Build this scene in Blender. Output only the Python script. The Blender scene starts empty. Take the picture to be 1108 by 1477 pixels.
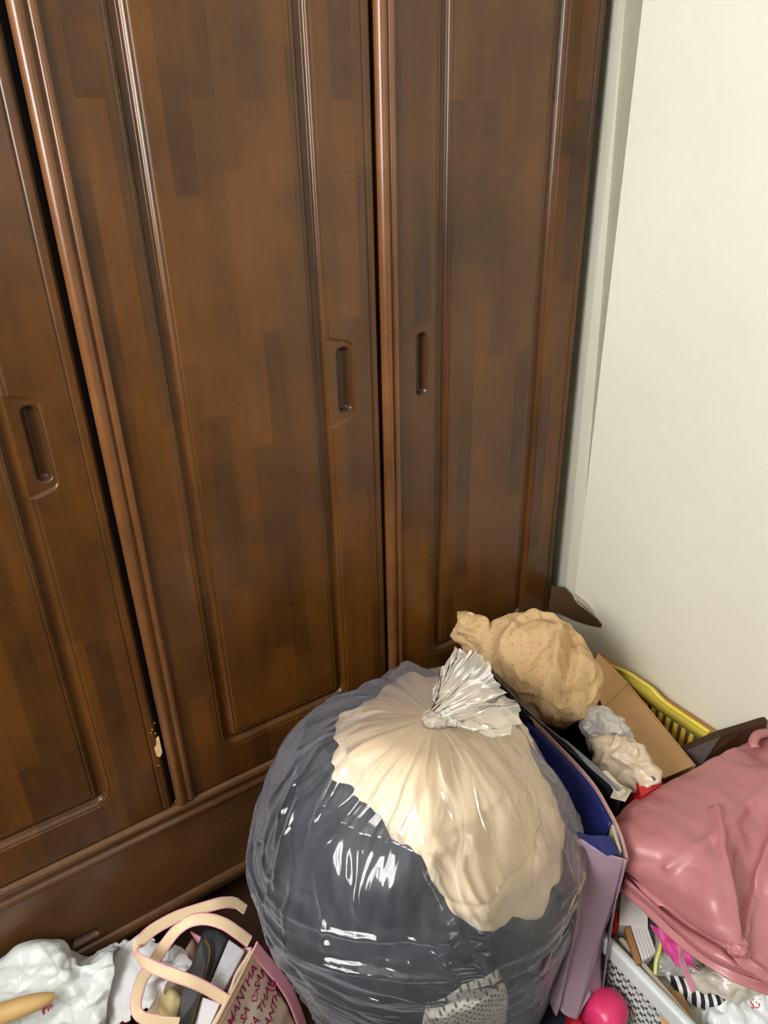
import bpy, math, random
import numpy as np
from mathutils import Matrix, Vector
from mathutils.bvhtree import BVHTree
random.seed(4)
scene = bpy.context.scene
C = scene.collection

# ------------------------------------------------------------ camera
cam_data = bpy.data.cameras.new('camera')
cam = bpy.data.objects.new('camera', cam_data)
C.objects.link(cam)
cam_data.sensor_width = 36.0
cam_data.lens = 1052.92 / 1477.0 * 36.0
cam_data.clip_start = 0.02
right = Vector((0.83316418, -0.55258252, -0.02213608))
down = Vector((-0.26802787, -0.3684634, -0.89016616))
fwd = Vector((0.48373392, 0.74758764, -0.45509802))
m = Matrix((right, -down, -fwd)).transposed().to_4x4()
m.translation = (0.0, -1.0, 1.45)
cam.matrix_world = m
scene.camera = cam

# ------------------------------------------------------------ world, lights, exposure
scene.view_settings.view_transform = 'Standard'
scene.view_settings.look = 'None'
scene.view_settings.gamma = 1.0
scene.view_settings.use_curve_mapping = False
scene.view_settings.exposure = 0.0
world = bpy.data.worlds.new('world')
scene.world = world
world.use_nodes = True
bg = world.node_tree.nodes['Background']
bg.inputs[0].default_value = (0.85, 0.93, 1.0, 1)
bg.inputs[1].default_value = 0.5


def area_light(name, loc, direction, sx, sy, power, color):
    d = bpy.data.lights.new(name, 'AREA')
    d.shape = 'RECTANGLE'
    d.size = sx
    d.size_y = sy
    d.energy = power
    d.color = color
    o = bpy.data.objects.new(name, d)
    C.objects.link(o)
    o.location = loc
    o.rotation_euler = Vector(direction).to_track_quat('-Z', 'Z').to_euler()
    return o


WIN = (-1.30, -0.3, 1.25, 2.33)      # y0, y1, z0, z1 of the window in the left wall
WALL_L, WALL_R, WALL_B, CEIL = -1.0, 1.105, -4.2, 2.45
area_light('window_daylight', (WALL_L - 0.16, (WIN[0] + WIN[1]) / 2, (WIN[2] + WIN[3]) / 2), (1, 0.0, -0.05),
           WIN[1] - WIN[0], WIN[3] - WIN[2], 70.0, (1.0, 0.985, 0.96))
BW = (-0.5, 0.7, 1.25, 2.15)          # x0, x1, z0, z1 of the window in the back wall
area_light('back_daylight', ((BW[0] + BW[1]) / 2, WALL_B - 0.16, (BW[2] + BW[3]) / 2), (0, 1, -0.05),
           BW[1] - BW[0], BW[3] - BW[2], 13.0, (1.0, 0.985, 0.96))


# ------------------------------------------------------------ maths helpers
def perlin(P, seed=0):
    rs = np.random.RandomState(seed)
    perm = rs.permutation(256)
    perm = np.concatenate([perm, perm, perm])
    g = rs.normal(size=(256, 3))
    g /= np.linalg.norm(g, axis=1)[:, None]
    P = np.asarray(P, float)
    I = np.floor(P).astype(int)
    F = P - I
    U = F * F * F * (F * (F * 6 - 15) + 10)
    I = I & 255
    out = 0
    for dx in (0, 1):
        for dy in (0, 1):
            for dz in (0, 1):
                h = perm[perm[perm[(I[..., 0] + dx) & 255] + ((I[..., 1] + dy) & 255)] + ((I[..., 2] + dz) & 255)]
                d = (g[h] * (F - np.array([dx, dy, dz]))).sum(-1)
                w = (U[..., 0] if dx else 1 - U[..., 0]) * (U[..., 1] if dy else 1 - U[..., 1]) * (U[..., 2] if dz else 1 - U[..., 2])
                out = out + d * w
    return out * 1.5


def fbm(P, seed=0, octaves=3):
    P = np.asarray(P, float)
    return sum(perlin(P * 2 ** k, seed + k) / 2 ** k for k in range(octaves))


def crumple(P, seed=0, octaves=3):
    """sharp folds: mean zero, about +-0.5"""
    P = np.asarray(P, float)
    o = 0
    for k in range(octaves):
        n = perlin(P * 1.9 ** k + 7.3 * k, seed + 11 * k)
        o = o + (0.32 - np.abs(n)) / 1.7 ** k
    return o


def facets(P, freq, seed=0, n=6, warp=0.25):
    """flat facets between straight creases, as in crumpled paper; mean about zero"""
    rs = np.random.RandomState(seed)
    P = np.asarray(P, float) * freq
    P = P + warp * np.stack([perlin(P * 0.6, seed + i) for i in range(3)], -1)
    o = 0
    for k in range(n):
        d = rs.normal(size=3)
        d /= np.linalg.norm(d)
        t = P @ d * (0.7 + 0.5 * rs.rand()) + rs.rand() * 10
        o = o + np.abs((t % 2) - 1) - 0.5
    return o / n * 1.6


def curve_dist(P, pts, n=40):
    """distance from points P (..., k) to a smooth curve, and how far along it (0..1)"""
    Q = spline(pts, n)
    k = Q.shape[1]
    d = np.full(P.shape[:-1], 1e9)
    t = np.zeros(P.shape[:-1])
    for i in range(n - 1):
        a, e = Q[i], Q[i + 1] - Q[i]
        w = P[..., :k] - a
        u = np.clip((w * e).sum(-1) / (e @ e + 1e-12), 0, 1)
        di = np.linalg.norm(w - u[..., None] * e, axis=-1)
        m_ = di < d
        d = np.where(m_, di, d)
        t = np.where(m_, (i + u) / (n - 1), t)
    return d, t


def sstep(a, b, x):
    t = np.clip((x - a) / (b - a), 0, 1)
    return t * t * (3 - 2 * t)


def srgb(r, g, b):
    def f(c):
        c /= 255.0
        return c / 12.92 if c <= 0.04045 else ((c + 0.055) / 1.055) ** 2.4
    return (f(r), f(g), f(b), 1.0)


# ------------------------------------------------------------ object helpers
def link(o, parent=None):
    C.objects.link(o)
    if parent is not None:
        o.parent = parent
    return o


def mesh_obj(name, verts, faces, mat, parent=None, smooth=True, uv=None):
    me = bpy.data.meshes.new(name)
    me.from_pydata([tuple(v) for v in verts], [], faces)
    if uv is not None:
        lay = me.uv_layers.new(name='UVMap')
        idx = np.empty(len(me.loops), dtype=np.int32)
        me.loops.foreach_get('vertex_index', idx)
        lay.data.foreach_set('uv', np.asarray(uv, dtype=np.float32)[idx].ravel())
    me.update()
    if smooth:
        me.polygons.foreach_set('use_smooth', np.ones(len(me.polygons), dtype=bool))
    o = bpy.data.objects.new(name, me)
    if mat is not None:
        me.materials.append(mat)
    return link(o, parent)


def root(name, loc):
    o = bpy.data.objects.new(name, None)
    o.empty_display_size = 0.05
    o.location = loc
    C.objects.link(o)
    return o


def at_root(o, r):
    """parent o (built in world coordinates) under r, which stands elsewhere"""
    o.parent = r
    o.matrix_parent_inverse = Matrix.Translation(-r.location)
    return o


def tag(o, label, cat, group=None, kind=None):
    o['label'] = label
    o['category'] = cat
    if group:
        o['group'] = group
    if kind:
        o['kind'] = kind
    return o


def structure(o):
    o['kind'] = 'structure'
    return o


def grid_faces(nu, nv, cu=False, cv=False, off=0, flip=False):
    f = []
    for i in range(nu if cu else nu - 1):
        for j in range(nv if cv else nv - 1):
            a = i * nv + j
            b = ((i + 1) % nu) * nv + j
            c = ((i + 1) % nu) * nv + (j + 1) % nv
            d = i * nv + (j + 1) % nv
            q = (a + off, b + off, c + off, d + off)
            f.append(q[::-1] if flip else q)
    return f


def grid_obj(name, P, mat, parent=None, cu=False, cv=False, flip=False, thick=0.0, uvscale=None, smooth=True):
    nu, nv = P.shape[:2]
    uv = None
    if uvscale:
        u, v = np.meshgrid(np.linspace(0, uvscale[0], nu), np.linspace(0, uvscale[1], nv), indexing='ij')
        uv = np.stack([u, v], -1).reshape(-1, 2)
    o = mesh_obj(name, P.reshape(-1, 3), grid_faces(nu, nv, cu, cv, flip=flip), mat, parent, smooth, uv)
    if thick:
        s = o.modifiers.new('Solidify', 'SOLIDIFY')
        s.thickness = thick
        s.offset = 0
    return o


def box_data(cx, cy, cz, sx, sy, sz, rz=0.0):
    v = []
    c, s = math.cos(rz), math.sin(rz)
    for z in (-1, 1):
        for y in (-1, 1):
            for x in (-1, 1):
                X, Y = x * sx / 2, y * sy / 2
                v.append((cx + X * c - Y * s, cy + X * s + Y * c, cz + z * sz / 2))
    f = [(0, 2, 3, 1), (4, 5, 7, 6), (0, 1, 5, 4), (1, 3, 7, 5), (3, 2, 6, 7), (2, 0, 4, 6)]
    return v, f


def boxes(name, specs, mat, parent=None, bevel=0.002, segs=2):
    V, F = [], []
    for s in specs:
        v, f = box_data(*s)
        F += [tuple(i + len(V) for i in q) for q in f]
        V += v
    o = mesh_obj(name, V, F, mat, parent, smooth=False)
    if bevel:
        b = o.modifiers.new('Bevel', 'BEVEL')
        b.width = bevel
        b.segments = segs
        b.limit_method = 'ANGLE'
    return o


def slab(name, quad, thick, mat, parent=None, bevel=0.001, smooth=False):
    """quad of four 3D points (counter-clockwise seen from outside), thickened backwards along its normal"""
    q = [Vector(p) for p in quad]
    n = sum(((q[(i + 1) % len(q)] - q[i]).cross(q[(i + 2) % len(q)] - q[(i + 1) % len(q)]) for i in range(len(q))), Vector()).normalized()
    k = len(q)
    V = q + [p - n * thick for p in q]
    F = [tuple(range(k)), tuple(range(2 * k - 1, k - 1, -1))] + [(i, i + k, (i + 1) % k + k, (i + 1) % k) for i in range(k)]
    o = mesh_obj(name, V, F, mat, parent, smooth)
    if bevel:
        b = o.modifiers.new('Bevel', 'BEVEL')
        b.width = bevel
        b.segments = 2
        b.limit_method = 'ANGLE'
    return o


def spline(pts, n):
    """Catmull-Rom through pts, n samples"""
    P = np.asarray(pts, float)
    P = np.vstack([2 * P[0] - P[1], P, 2 * P[-1] - P[-2]])
    k = len(P) - 3
    out = []
    for t in np.linspace(0, k - 1e-6, n):
        i = int(t)
        u = t - i
        a, b, c, d = P[i], P[i + 1], P[i + 2], P[i + 3]
        out.append(0.5 * ((2 * b) + (c - a) * u + (2 * a - 5 * b + 4 * c - d) * u * u + (3 * b - a - 3 * c + d) * u ** 3))
    return np.array(out)


def tube(name, pts, r, mat, parent=None, n=40, sides=10, taper=None):
    P = spline(pts, n)
    T = np.gradient(P, axis=0)
    T /= np.linalg.norm(T, axis=1)[:, None] + 1e-9
    up = np.array([0.1, 0.2, 1.0])
    A = np.cross(T, up)
    A /= np.linalg.norm(A, axis=1)[:, None] + 1e-9
    B = np.cross(A, T)
    R = np.full(n, r) if taper is None else r * np.asarray(taper(np.linspace(0, 1, n)))
    th = np.linspace(0, 2 * np.pi, sides, endpoint=False)
    G = P[:, None] + R[:, None, None] * (np.cos(th)[None, :, None] * A[:, None] + np.sin(th)[None, :, None] * B[:, None])
    V = G.reshape(-1, 3)
    F = grid_faces(n, sides, cv=True)
    F += [tuple(range(sides))[::-1], tuple((n - 1) * sides + i for i in range(sides))]
    return mesh_obj(name, V, F, mat, parent)


def ribbon_data(pts, wdir, width, thick, n=48):
    P = spline(pts, n)
    W = spline(wdir, n)
    T = np.gradient(P, axis=0)
    T /= np.linalg.norm(T, axis=1)[:, None] + 1e-9
    W = W - (W * T).sum(1)[:, None] * T
    W /= np.linalg.norm(W, axis=1)[:, None] + 1e-9
    N = np.cross(T, W)
    h, t = width / 2, thick / 2
    return P, W, N, h, t


def ribbon(name, pts, wdir, width, thick, mat, parent=None, n=48, inset=0.0):
    P, W, N, h, t = ribbon_data(pts, wdir, width, thick, n)
    G = np.stack([P + W * h + N * t * .6, P + W * (h - t) + N * t, P - W * (h - t) + N * t, P - W * h + N * t * .6,
                  P - W * h - N * t * .6, P - W * (h - t) - N * t, P + W * (h - t) - N * t, P + W * h - N * t * .6], 1)
    F = grid_faces(n, 8, cv=True)
    F += [tuple(range(8))[::-1], tuple((n - 1) * 8 + i for i in range(8))]
    o = mesh_obj(name, G.reshape(-1, 3), F, mat, parent, smooth=False)
    return o


def control_sheet(rows, nu, nv, blur=5):
    """rows of 3D control points -> smooth dense grid"""
    R = np.asarray(rows, float)
    a = np.stack([spline(r, nv) for r in R], 0)
    g = np.stack([spline(a[:, j], nu) for j in range(nv)], 1)
    return g


def normals(P):
    du = np.gradient(P, axis=0)
    dv = np.gradient(P, axis=1)
    n = np.cross(du, dv)
    return n / (np.linalg.norm(n, axis=-1)[..., None] + 1e-9)


def sphere_dirs(nu, nv):
    ph = np.linspace(0, 2 * np.pi, nu, endpoint=False)
    th = np.linspace(0.002, np.pi - 0.002, nv)
    ph, th = np.meshgrid(ph, th, indexing='ij')
    return np.stack([np.sin(th) * np.cos(ph), np.sin(th) * np.sin(ph), np.cos(th)], -1)


def blob(name, center, radii, mat, parent=None, nu=120, nv=80, amp=0.01, freq=12.0, seed=0, power=2.0, rz=0.0, rx=0.0, octaves=3,
         soft=False, edit=None, squash=0.0, uv=None, stretch=(1, 1, 1)):
    D = sphere_dirs(nu, nv)
    k = (np.abs(D) ** power).sum(-1) ** (-1.0 / power)
    P = D * k[..., None] * np.array(radii)
    N = D / np.array(radii)
    N /= np.linalg.norm(N, axis=-1)[..., None]
    q = P * freq * np.array(stretch) + seed * 3.7
    d = fbm(q, seed, octaves) * 0.6 if soft else crumple(q, seed, octaves)
    P = P + N * (amp * d)[..., None]
    if edit is not None:
        P = edit(P)
    c, s = math.cos(rx), math.sin(rx)
    P = P @ np.array([[1, 0, 0], [0, c, s], [0, -s, c]])
    c, s = math.cos(rz), math.sin(rz)
    P = P @ np.array([[c, s, 0], [-s, c, 0], [0, 0, 1]])
    P = P + np.array(center)
    P[..., 2] = np.maximum(P[..., 2], 0.002)
    V = P.reshape(-1, 3)
    F = grid_faces(nu, nv, cu=True)
    F += [tuple(i * nv for i in range(nu))[::-1], tuple(i * nv + nv - 1 for i in range(nu))]
    uvv = None
    if uv:
        uvv = np.stack([(P - np.array(center)) @ np.array(uv[0]), (P - np.array(center)) @ np.array(uv[1])], -1).reshape(-1, 2)
    return mesh_obj(name, V, [f[::-1] for f in F], mat, parent, uv=uvv)


# ------------------------------------------------------------ materials
def new_mat(name):
    mt = bpy.data.materials.new(name)
    mt.use_nodes = True
    return mt, mt.node_tree.nodes, mt.node_tree.links, mt.node_tree.nodes['Principled BSDF']


def simple(name, color, rough=0.5, spec=0.5, var=0.08, scale=20.0, bump=0.0, bscale=200.0, coat=0.0, metal=0.0, sheen=0.0, trans=0.0, sss=0.0):
    mt, N, L, b = new_mat(name)
    b.inputs['Roughness'].default_value = rough
    b.inputs['Specular IOR Level'].default_value = spec
    b.inputs['Metallic'].default_value = metal
    b.inputs['Coat Weight'].default_value = coat
    b.inputs['Coat Roughness'].default_value = 0.1
    b.inputs['Sheen Weight'].default_value = sheen
    b.inputs['Transmission Weight'].default_value = trans
    tc = N.new('ShaderNodeTexCoord')
    no = N.new('ShaderNodeTexNoise')
    no.inputs['Scale'].default_value = scale
    no.inputs['Detail'].default_value = 4
    L.new(tc.outputs['Object'], no.inputs['Vector'])
    mx = N.new('ShaderNodeMix')
    mx.data_type = 'RGBA'
    c = np.array(color[:3])
    mx.inputs['A'].default_value = (*(c * (1 - var)), 1)
    mx.inputs['B'].default_value = (*np.minimum(c * (1 + var), 1), 1)
    L.new(no.outputs['Fac'], mx.inputs['Factor'])
    L.new(mx.outputs['Result'], b.inputs['Base Color'])
    if bump:
        n2 = N.new('ShaderNodeTexNoise')
        n2.inputs['Scale'].default_value = bscale
        n2.inputs['Detail'].default_value = 3
        L.new(tc.outputs['Object'], n2.inputs['Vector'])
        bp = N.new('ShaderNodeBump')
        bp.inputs['Strength'].default_value = bump
        bp.inputs['Distance'].default_value = 0.002
        L.new(n2.outputs['Fac'], bp.inputs['Height'])
        L.new(bp.outputs['Normal'], b.inputs['Normal'])
    return mt


def crease_bump(N, L, scale, strength, stretch=(1, 1, 1), dist=0.004):
    tc = N.new('ShaderNodeTexCoord')
    mp = N.new('ShaderNodeMapping')
    mp.inputs['Scale'].default_value = stretch
    L.new(tc.outputs['Object'], mp.inputs['Vector'])
    no = N.new('ShaderNodeTexNoise')
    no.noise_type = 'RIDGED_MULTIFRACTAL'
    no.inputs['Scale'].default_value = scale
    no.inputs['Detail'].default_value = 2.5
    no.inputs['Roughness'].default_value = 0.5
    no.inputs['Distortion'].default_value = 0.4
    L.new(mp.outputs[0], no.inputs['Vector'])
    bp = N.new('ShaderNodeBump')
    bp.inputs['Strength'].default_value = strength
    bp.inputs['Distance'].default_value = dist
    L.new(no.outputs['Fac'], bp.inputs['Height'])
    return bp


def creased(mt, scale, strength, stretch=(1, 1, 1), dist=0.004):
    N, L = mt.node_tree.nodes, mt.node_tree.links
    bp = crease_bump(N, L, scale, strength, stretch, dist)
    L.new(bp.outputs['Normal'], N['Principled BSDF'].inputs['Normal'])
    return mt


def film(name, tint, veil, veil_min, veil_max, rough=0.12, gloss=1.0, trans_tint=(1, 1, 1, 1), crease=(0, 0)):
    """thin plastic film: see-through, a little milky, glossy; milkier where it is seen edge-on"""
    mt, N, L, b = new_mat(name)
    N.remove(b)
    out = N['Material Output']
    tr = N.new('ShaderNodeBsdfTransparent')
    tr.inputs[0].default_value = trans_tint
    di = N.new('ShaderNodeBsdfDiffuse')
    di.inputs[0].default_value = veil
    tl = N.new('ShaderNodeBsdfTranslucent')
    tl.inputs[0].default_value = veil
    m1 = N.new('ShaderNodeMixShader')
    m1.inputs[0].default_value = 0.35
    L.new(di.outputs[0], m1.inputs[1])
    L.new(tl.outputs[0], m1.inputs[2])
    lw = N.new('ShaderNodeLayerWeight')
    lw.inputs['Blend'].default_value = 0.42
    mr = N.new('ShaderNodeMapRange')
    mr.interpolation_type = 'SMOOTHSTEP'
    mr.inputs['From Min'].default_value = 0.1
    mr.inputs['To Min'].default_value = veil_min
    mr.inputs['To Max'].default_value = veil_max
    L.new(lw.outputs['Facing'], mr.inputs['Value'])
    m2 = N.new('ShaderNodeMixShader')
    L.new(mr.outputs['Result'], m2.inputs[0])
    L.new(tr.outputs[0], m2.inputs[1])
    L.new(m1.outputs[0], m2.inputs[2])
    gl = N.new('ShaderNodeBsdfGlossy')
    gl.inputs['Roughness'].default_value = rough
    gl.inputs['Color'].default_value = (gloss, gloss, gloss, 1)
    fr = N.new('ShaderNodeFresnel')
    fr.inputs['IOR'].default_value = 1.5
    m3 = N.new('ShaderNodeMixShader')
    L.new(fr.outputs[0], m3.inputs[0])
    L.new(m2.outputs[0], m3.inputs[1])
    L.new(gl.outputs[0], m3.inputs[2])
    if crease[1]:
        bp = crease_bump(N, L, crease[0], crease[1])
        for nd in (di, tl, gl, fr):
            L.new(bp.outputs['Normal'], nd.inputs['Normal'])
    L.new(m3.outputs[0], out.inputs['Surface'])
    return mt


def wood_mat(name, dark, light, stave=(0.034, 0.30), horizontal=False, rough=0.3):
    """veneer of glued staves running along Z (or X), each stave its own tone"""
    mt, N, L, b = new_mat(name)
    tc = N.new('ShaderNodeTexCoord')
    sep = N.new('ShaderNodeSeparateXYZ')
    L.new(tc.outputs['Object'], sep.inputs[0])
    comb = N.new('ShaderNodeCombineXYZ')
    if horizontal:
        L.new(sep.outputs['X'], comb.inputs['X'])
        L.new(sep.outputs['Z'], comb.inputs['Y'])
    else:
        L.new(sep.outputs['Z'], comb.inputs['X'])
        L.new(sep.outputs['X'], comb.inputs['Y'])
    br = N.new('ShaderNodeTexBrick')
    br.offset = 0.37
    br.offset_frequency = 2
    br.squash_frequency = 3
    br.squash = 1.3
    br.inputs['Color1'].default_value = (0, 0, 0, 1)
    br.inputs['Color2'].default_value = (1, 1, 1, 1)
    br.inputs['Mortar'].default_value = (0.42, 0.42, 0.42, 1)
    br.inputs['Mortar Size'].default_value = 0.0
    br.inputs['Scale'].default_value = 1.0
    br.inputs['Brick Width'].default_value = stave[1]
    br.inputs['Row Height'].default_value = stave[0]
    L.new(comb.outputs[0], br.inputs['Vector'])
    # cloudy stain
    n1 = N.new('ShaderNodeTexNoise')
    n1.inputs['Scale'].default_value = 5.0
    n1.inputs['Detail'].default_value = 5
    n1.inputs['Roughness'].default_value = 0.6
    L.new(tc.outputs['Object'], n1.inputs['Vector'])
    # grain along the stave
    mp = N.new('ShaderNodeMapping')
    mp.inputs['Scale'].default_value = (6, 160, 1)
    L.new(comb.outputs[0], mp.inputs['Vector'])
    n2 = N.new('ShaderNodeTexNoise')
    n2.inputs['Scale'].default_value = 1.0
    n2.inputs['Detail'].default_value = 4
    L.new(mp.outputs[0], n2.inputs['Vector'])
    s1 = N.new('ShaderNodeMath')
    s1.operation = 'MULTIPLY'
    s1.inputs[1].default_value = 0.21
    L.new(br.outputs['Color'], s1.inputs[0])
    s2 = N.new('ShaderNodeMath')
    s2.operation = 'MULTIPLY_ADD'
    s2.inputs[1].default_value = 0.75
    L.new(n1.outputs['Fac'], s2.inputs[0])
    L.new(s1.outputs[0], s2.inputs[2])
    s3 = N.new('ShaderNodeMath')
    s3.operation = 'MULTIPLY_ADD'
    s3.inputs[1].default_value = 0.22
    L.new(n2.outputs['Fac'], s3.inputs[0])
    L.new(s2.outputs[0], s3.inputs[2])
    mr = N.new('ShaderNodeMapRange')
    mr.inputs['From Min'].default_value = 0.25
    mr.inputs['From Max'].default_value = 0.95
    L.new(s3.outputs[0], mr.inputs['Value'])
    mx = N.new('ShaderNodeMix')
    mx.data_type = 'RGBA'
    mx.inputs['A'].default_value = dark
    mx.inputs['B'].default_value = light
    L.new(mr.outputs['Result'], mx.inputs['Factor'])
    L.new(mx.outputs['Result'], b.inputs['Base Color'])
    # worn lacquer
    r1 = N.new('ShaderNodeTexNoise')
    r1.inputs['Scale'].default_value = 9
    r1.inputs['Detail'].default_value = 4
    L.new(tc.outputs['Object'], r1.inputs['Vector'])
    rr = N.new('ShaderNodeMapRange')
    rr.inputs['To Min'].default_value = rough - 0.06
    rr.inputs['To Max'].default_value = rough + 0.14
    L.new(r1.outputs['Fac'], rr.inputs['Value'])
    L.new(rr.outputs['Result'], b.inputs['Roughness'])
    b.inputs['Specular IOR Level'].default_value = 0.5
    b.inputs['Coat Weight'].default_value = 0.15
    b.inputs['Coat Roughness'].default_value = 0.22
    bp = N.new('ShaderNodeBump')
    bp.inputs['Strength'].default_value = 0.08
    bp.inputs['Distance'].default_value = 0.001
    L.new(n2.outputs['Fac'], bp.inputs['Height'])
    L.new(bp.outputs['Normal'], b.inputs['Normal'])
    return mt


def wallpaper_mat(name):
    mt, N, L, b = new_mat(name)
    tc = N.new('ShaderNodeTexCoord')
    n1 = N.new('ShaderNodeTexNoise')
    n1.inputs['Scale'].default_value = 2.2
    n1.inputs['Detail'].default_value = 5
    L.new(tc.outputs['Object'], n1.inputs['Vector'])
    mx = N.new('ShaderNodeMix')
    mx.data_type = 'RGBA'
    mx.inputs['A'].default_value = srgb(212, 208, 190)
    mx.inputs['B'].default_value = srgb(226, 224, 209)
    L.new(n1.outputs['Fac'], mx.inputs['Factor'])
    # a few brown specks
    vo = N.new('ShaderNodeTexVoronoi')
    vo.inputs['Scale'].default_value = 3.1
    L.new(tc.outputs['Object'], vo.inputs['Vector'])
    lt = N.new('ShaderNodeMath')
    lt.operation = 'LESS_THAN'
    lt.inputs[1].default_value = 0.014
    L.new(vo.outputs['Distance'], lt.inputs[0])
    m2 = N.new('ShaderNodeMix')
    m2.data_type = 'RGBA'
    L.new(lt.outputs[0], m2.inputs['Factor'])
    L.new(mx.outputs['Result'], m2.inputs['A'])
    m2.inputs['B'].default_value = srgb(170, 150, 105)
    L.new(m2.outputs['Result'], b.inputs['Base Color'])
    b.inputs['Roughness'].default_value = 0.75
    b.inputs['Specular IOR Level'].default_value = 0.25
    n2 = N.new('ShaderNodeTexNoise')
    n2.inputs['Scale'].default_value = 110
    n2.inputs['Detail'].default_value = 4
    L.new(tc.outputs['Object'], n2.inputs['Vector'])
    n3 = N.new('ShaderNodeTexNoise')
    n3.inputs['Scale'].default_value = 12
    L.new(tc.outputs['Object'], n3.inputs['Vector'])
    ad = N.new('ShaderNodeMath')
    ad.operation = 'MULTIPLY_ADD'
    ad.inputs[1].default_value = 3.0
    L.new(n3.outputs['Fac'], ad.inputs[0])
    L.new(n2.outputs['Fac'], ad.inputs[2])
    bp = N.new('ShaderNodeBump')
    bp.inputs['Strength'].default_value = 0.35
    bp.inputs['Distance'].default_value = 0.002
    L.new(ad.outputs[0], bp.inputs['Height'])
    L.new(bp.outputs['Normal'], b.inputs['Normal'])
    return mt


def dotted_mat(name, base, dot, spacing, radius):
    mt, N, L, b = new_mat(name)
    uv = N.new('ShaderNodeTexCoord')
    mp = N.new('ShaderNodeMapping')
    mp.inputs['Rotation'].default_value = (0, 0, math.radians(38))
    mp.inputs['Scale'].default_value = (1 / spacing, 1 / spacing, 1)
    L.new(uv.outputs['UV'], mp.inputs['Vector'])
    vo = N.new('ShaderNodeTexVoronoi')
    vo.voronoi_dimensions = '2D'
    vo.inputs['Randomness'].default_value = 0.12
    vo.inputs['Scale'].default_value = 1.0
    L.new(mp.outputs[0], vo.inputs['Vector'])
    mr = N.new('ShaderNodeMapRange')
    mr.inputs['From Min'].default_value = radius / spacing
    mr.inputs['From Max'].default_value = radius / spacing * 0.6
    L.new(vo.outputs['Distance'], mr.inputs['Value'])
    mx = N.new('ShaderNodeMix')
    mx.data_type = 'RGBA'
    mx.inputs['A'].default_value = base
    mx.inputs['B'].default_value = dot
    L.new(mr.outputs['Result'], mx.inputs['Factor'])
    L.new(mx.outputs['Result'], b.inputs['Base Color'])
    b.inputs['Roughness'].default_value = 0.85
    b.inputs['Specular IOR Level'].default_value = 0.2
    return mt


def stripe_mat(name, a, c, direction, period):
    mt, N, L, b = new_mat(name)
    tc = N.new('ShaderNodeTexCoord')
    dp = N.new('ShaderNodeVectorMath')
    dp.operation = 'DOT_PRODUCT'
    dp.inputs[1].default_value = tuple(np.array(direction) / np.linalg.norm(direction) / period)
    L.new(tc.outputs['Object'], dp.inputs[0])
    fr = N.new('ShaderNodeMath')
    fr.operation = 'FRACT'
    L.new(dp.outputs['Value'], fr.inputs[0])
    gt = N.new('ShaderNodeMath')
    gt.operation = 'GREATER_THAN'
    gt.inputs[1].default_value = 0.55
    L.new(fr.outputs[0], gt.inputs[0])
    mx = N.new('ShaderNodeMix')
    mx.data_type = 'RGBA'
    mx.inputs['A'].default_value = a
    mx.inputs['B'].default_value = c
    L.new(gt.outputs[0], mx.inputs['Factor'])
    L.new(mx.outputs['Result'], b.inputs['Base Color'])
    b.inputs['Roughness'].default_value = 0.7
    return mt


M_door = wood_mat('stained_veneer', srgb(23, 12, 5), srgb(114, 70, 25), rough=0.26)
M_rail = wood_mat('stained_rail', srgb(56, 34, 18), srgb(132, 90, 50), stave=(0.5, 0.55), horizontal=True)
M_bead = wood_mat('stained_bead', srgb(78, 46, 24), srgb(146, 96, 54), stave=(0.5, 0.47), rough=0.22)
M_slot = simple('dark_recess', srgb(64, 39, 19), 0.3, var=0.2)
M_void = simple('dark_void', srgb(22, 13, 8), 0.8)
M_wall = wallpaper_mat('cream_wallpaper')
M_white = simple('white_paint', srgb(226, 224, 216), 0.7, bump=0.1)
M_floor = simple('floor_boards', srgb(70, 48, 32), 0.5, var=0.2)
M_torn = simple('exposed_board', srgb(80, 56, 28), 0.8, var=0.3, bump=0.4, bscale=60)
M_bare = simple('bare_wood_chip', srgb(235, 195, 140), 0.8, var=0.1)

# ------------------------------------------------------------ room shell
structure(boxes('floor', [((WALL_L + WALL_R) / 2, -1.75, -0.05, 3.3, 5.1, 0.1)], M_floor, bevel=0))
structure(boxes('ceiling', [((WALL_L + WALL_R) / 2, -1.75, CEIL + 0.05, 3.3, 5.1, 0.1)], M_white, bevel=0))
structure(boxes('wall_right', [(WALL_R + 0.07, (WALL_B - 0.075) / 2, CEIL / 2, 0.14, -0.075 - WALL_B, CEIL)], M_wall, bevel=0.0))
structure(boxes('wall_back', [
    ((WALL_L - 0.1 + BW[0]) / 2, WALL_B - 0.05, CEIL / 2, BW[0] - WALL_L + 0.1, 0.1, CEIL),
    ((WALL_R + 0.1 + BW[1]) / 2, WALL_B - 0.05, CEIL / 2, WALL_R + 0.1 - BW[1], 0.1, CEIL),
    ((BW[0] + BW[1]) / 2, WALL_B - 0.05, BW[2] / 2, BW[1] - BW[0], 0.1, BW[2]),
    ((BW[0] + BW[1]) / 2, WALL_B - 0.05, (BW[3] + CEIL) / 2, BW[1] - BW[0], 0.1, CEIL - BW[3])], M_wall, bevel=0))
structure(boxes('wall_front', [((WALL_L + WALL_R) / 2 + 0.1, 0.66, CEIL / 2, 3.4, 0.1, CEIL)], M_wall, bevel=0))
ya, yb, za, zb = WIN
structure(boxes('wall_left', [
    (WALL_L - 0.05, (WALL_B + ya) / 2, CEIL / 2, 0.1, ya - WALL_B, CEIL),
    (WALL_L - 0.05, (yb + 0.66) / 2, CEIL / 2, 0.1, 0.66 - yb, CEIL),
    (WALL_L - 0.05, (ya + yb) / 2, za / 2, 0.1, yb - ya, za),
    (WALL_L - 0.05, (ya + yb) / 2, (zb + CEIL) / 2, 0.1, yb - ya, CEIL - zb)], M_wall, bevel=0))
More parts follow.
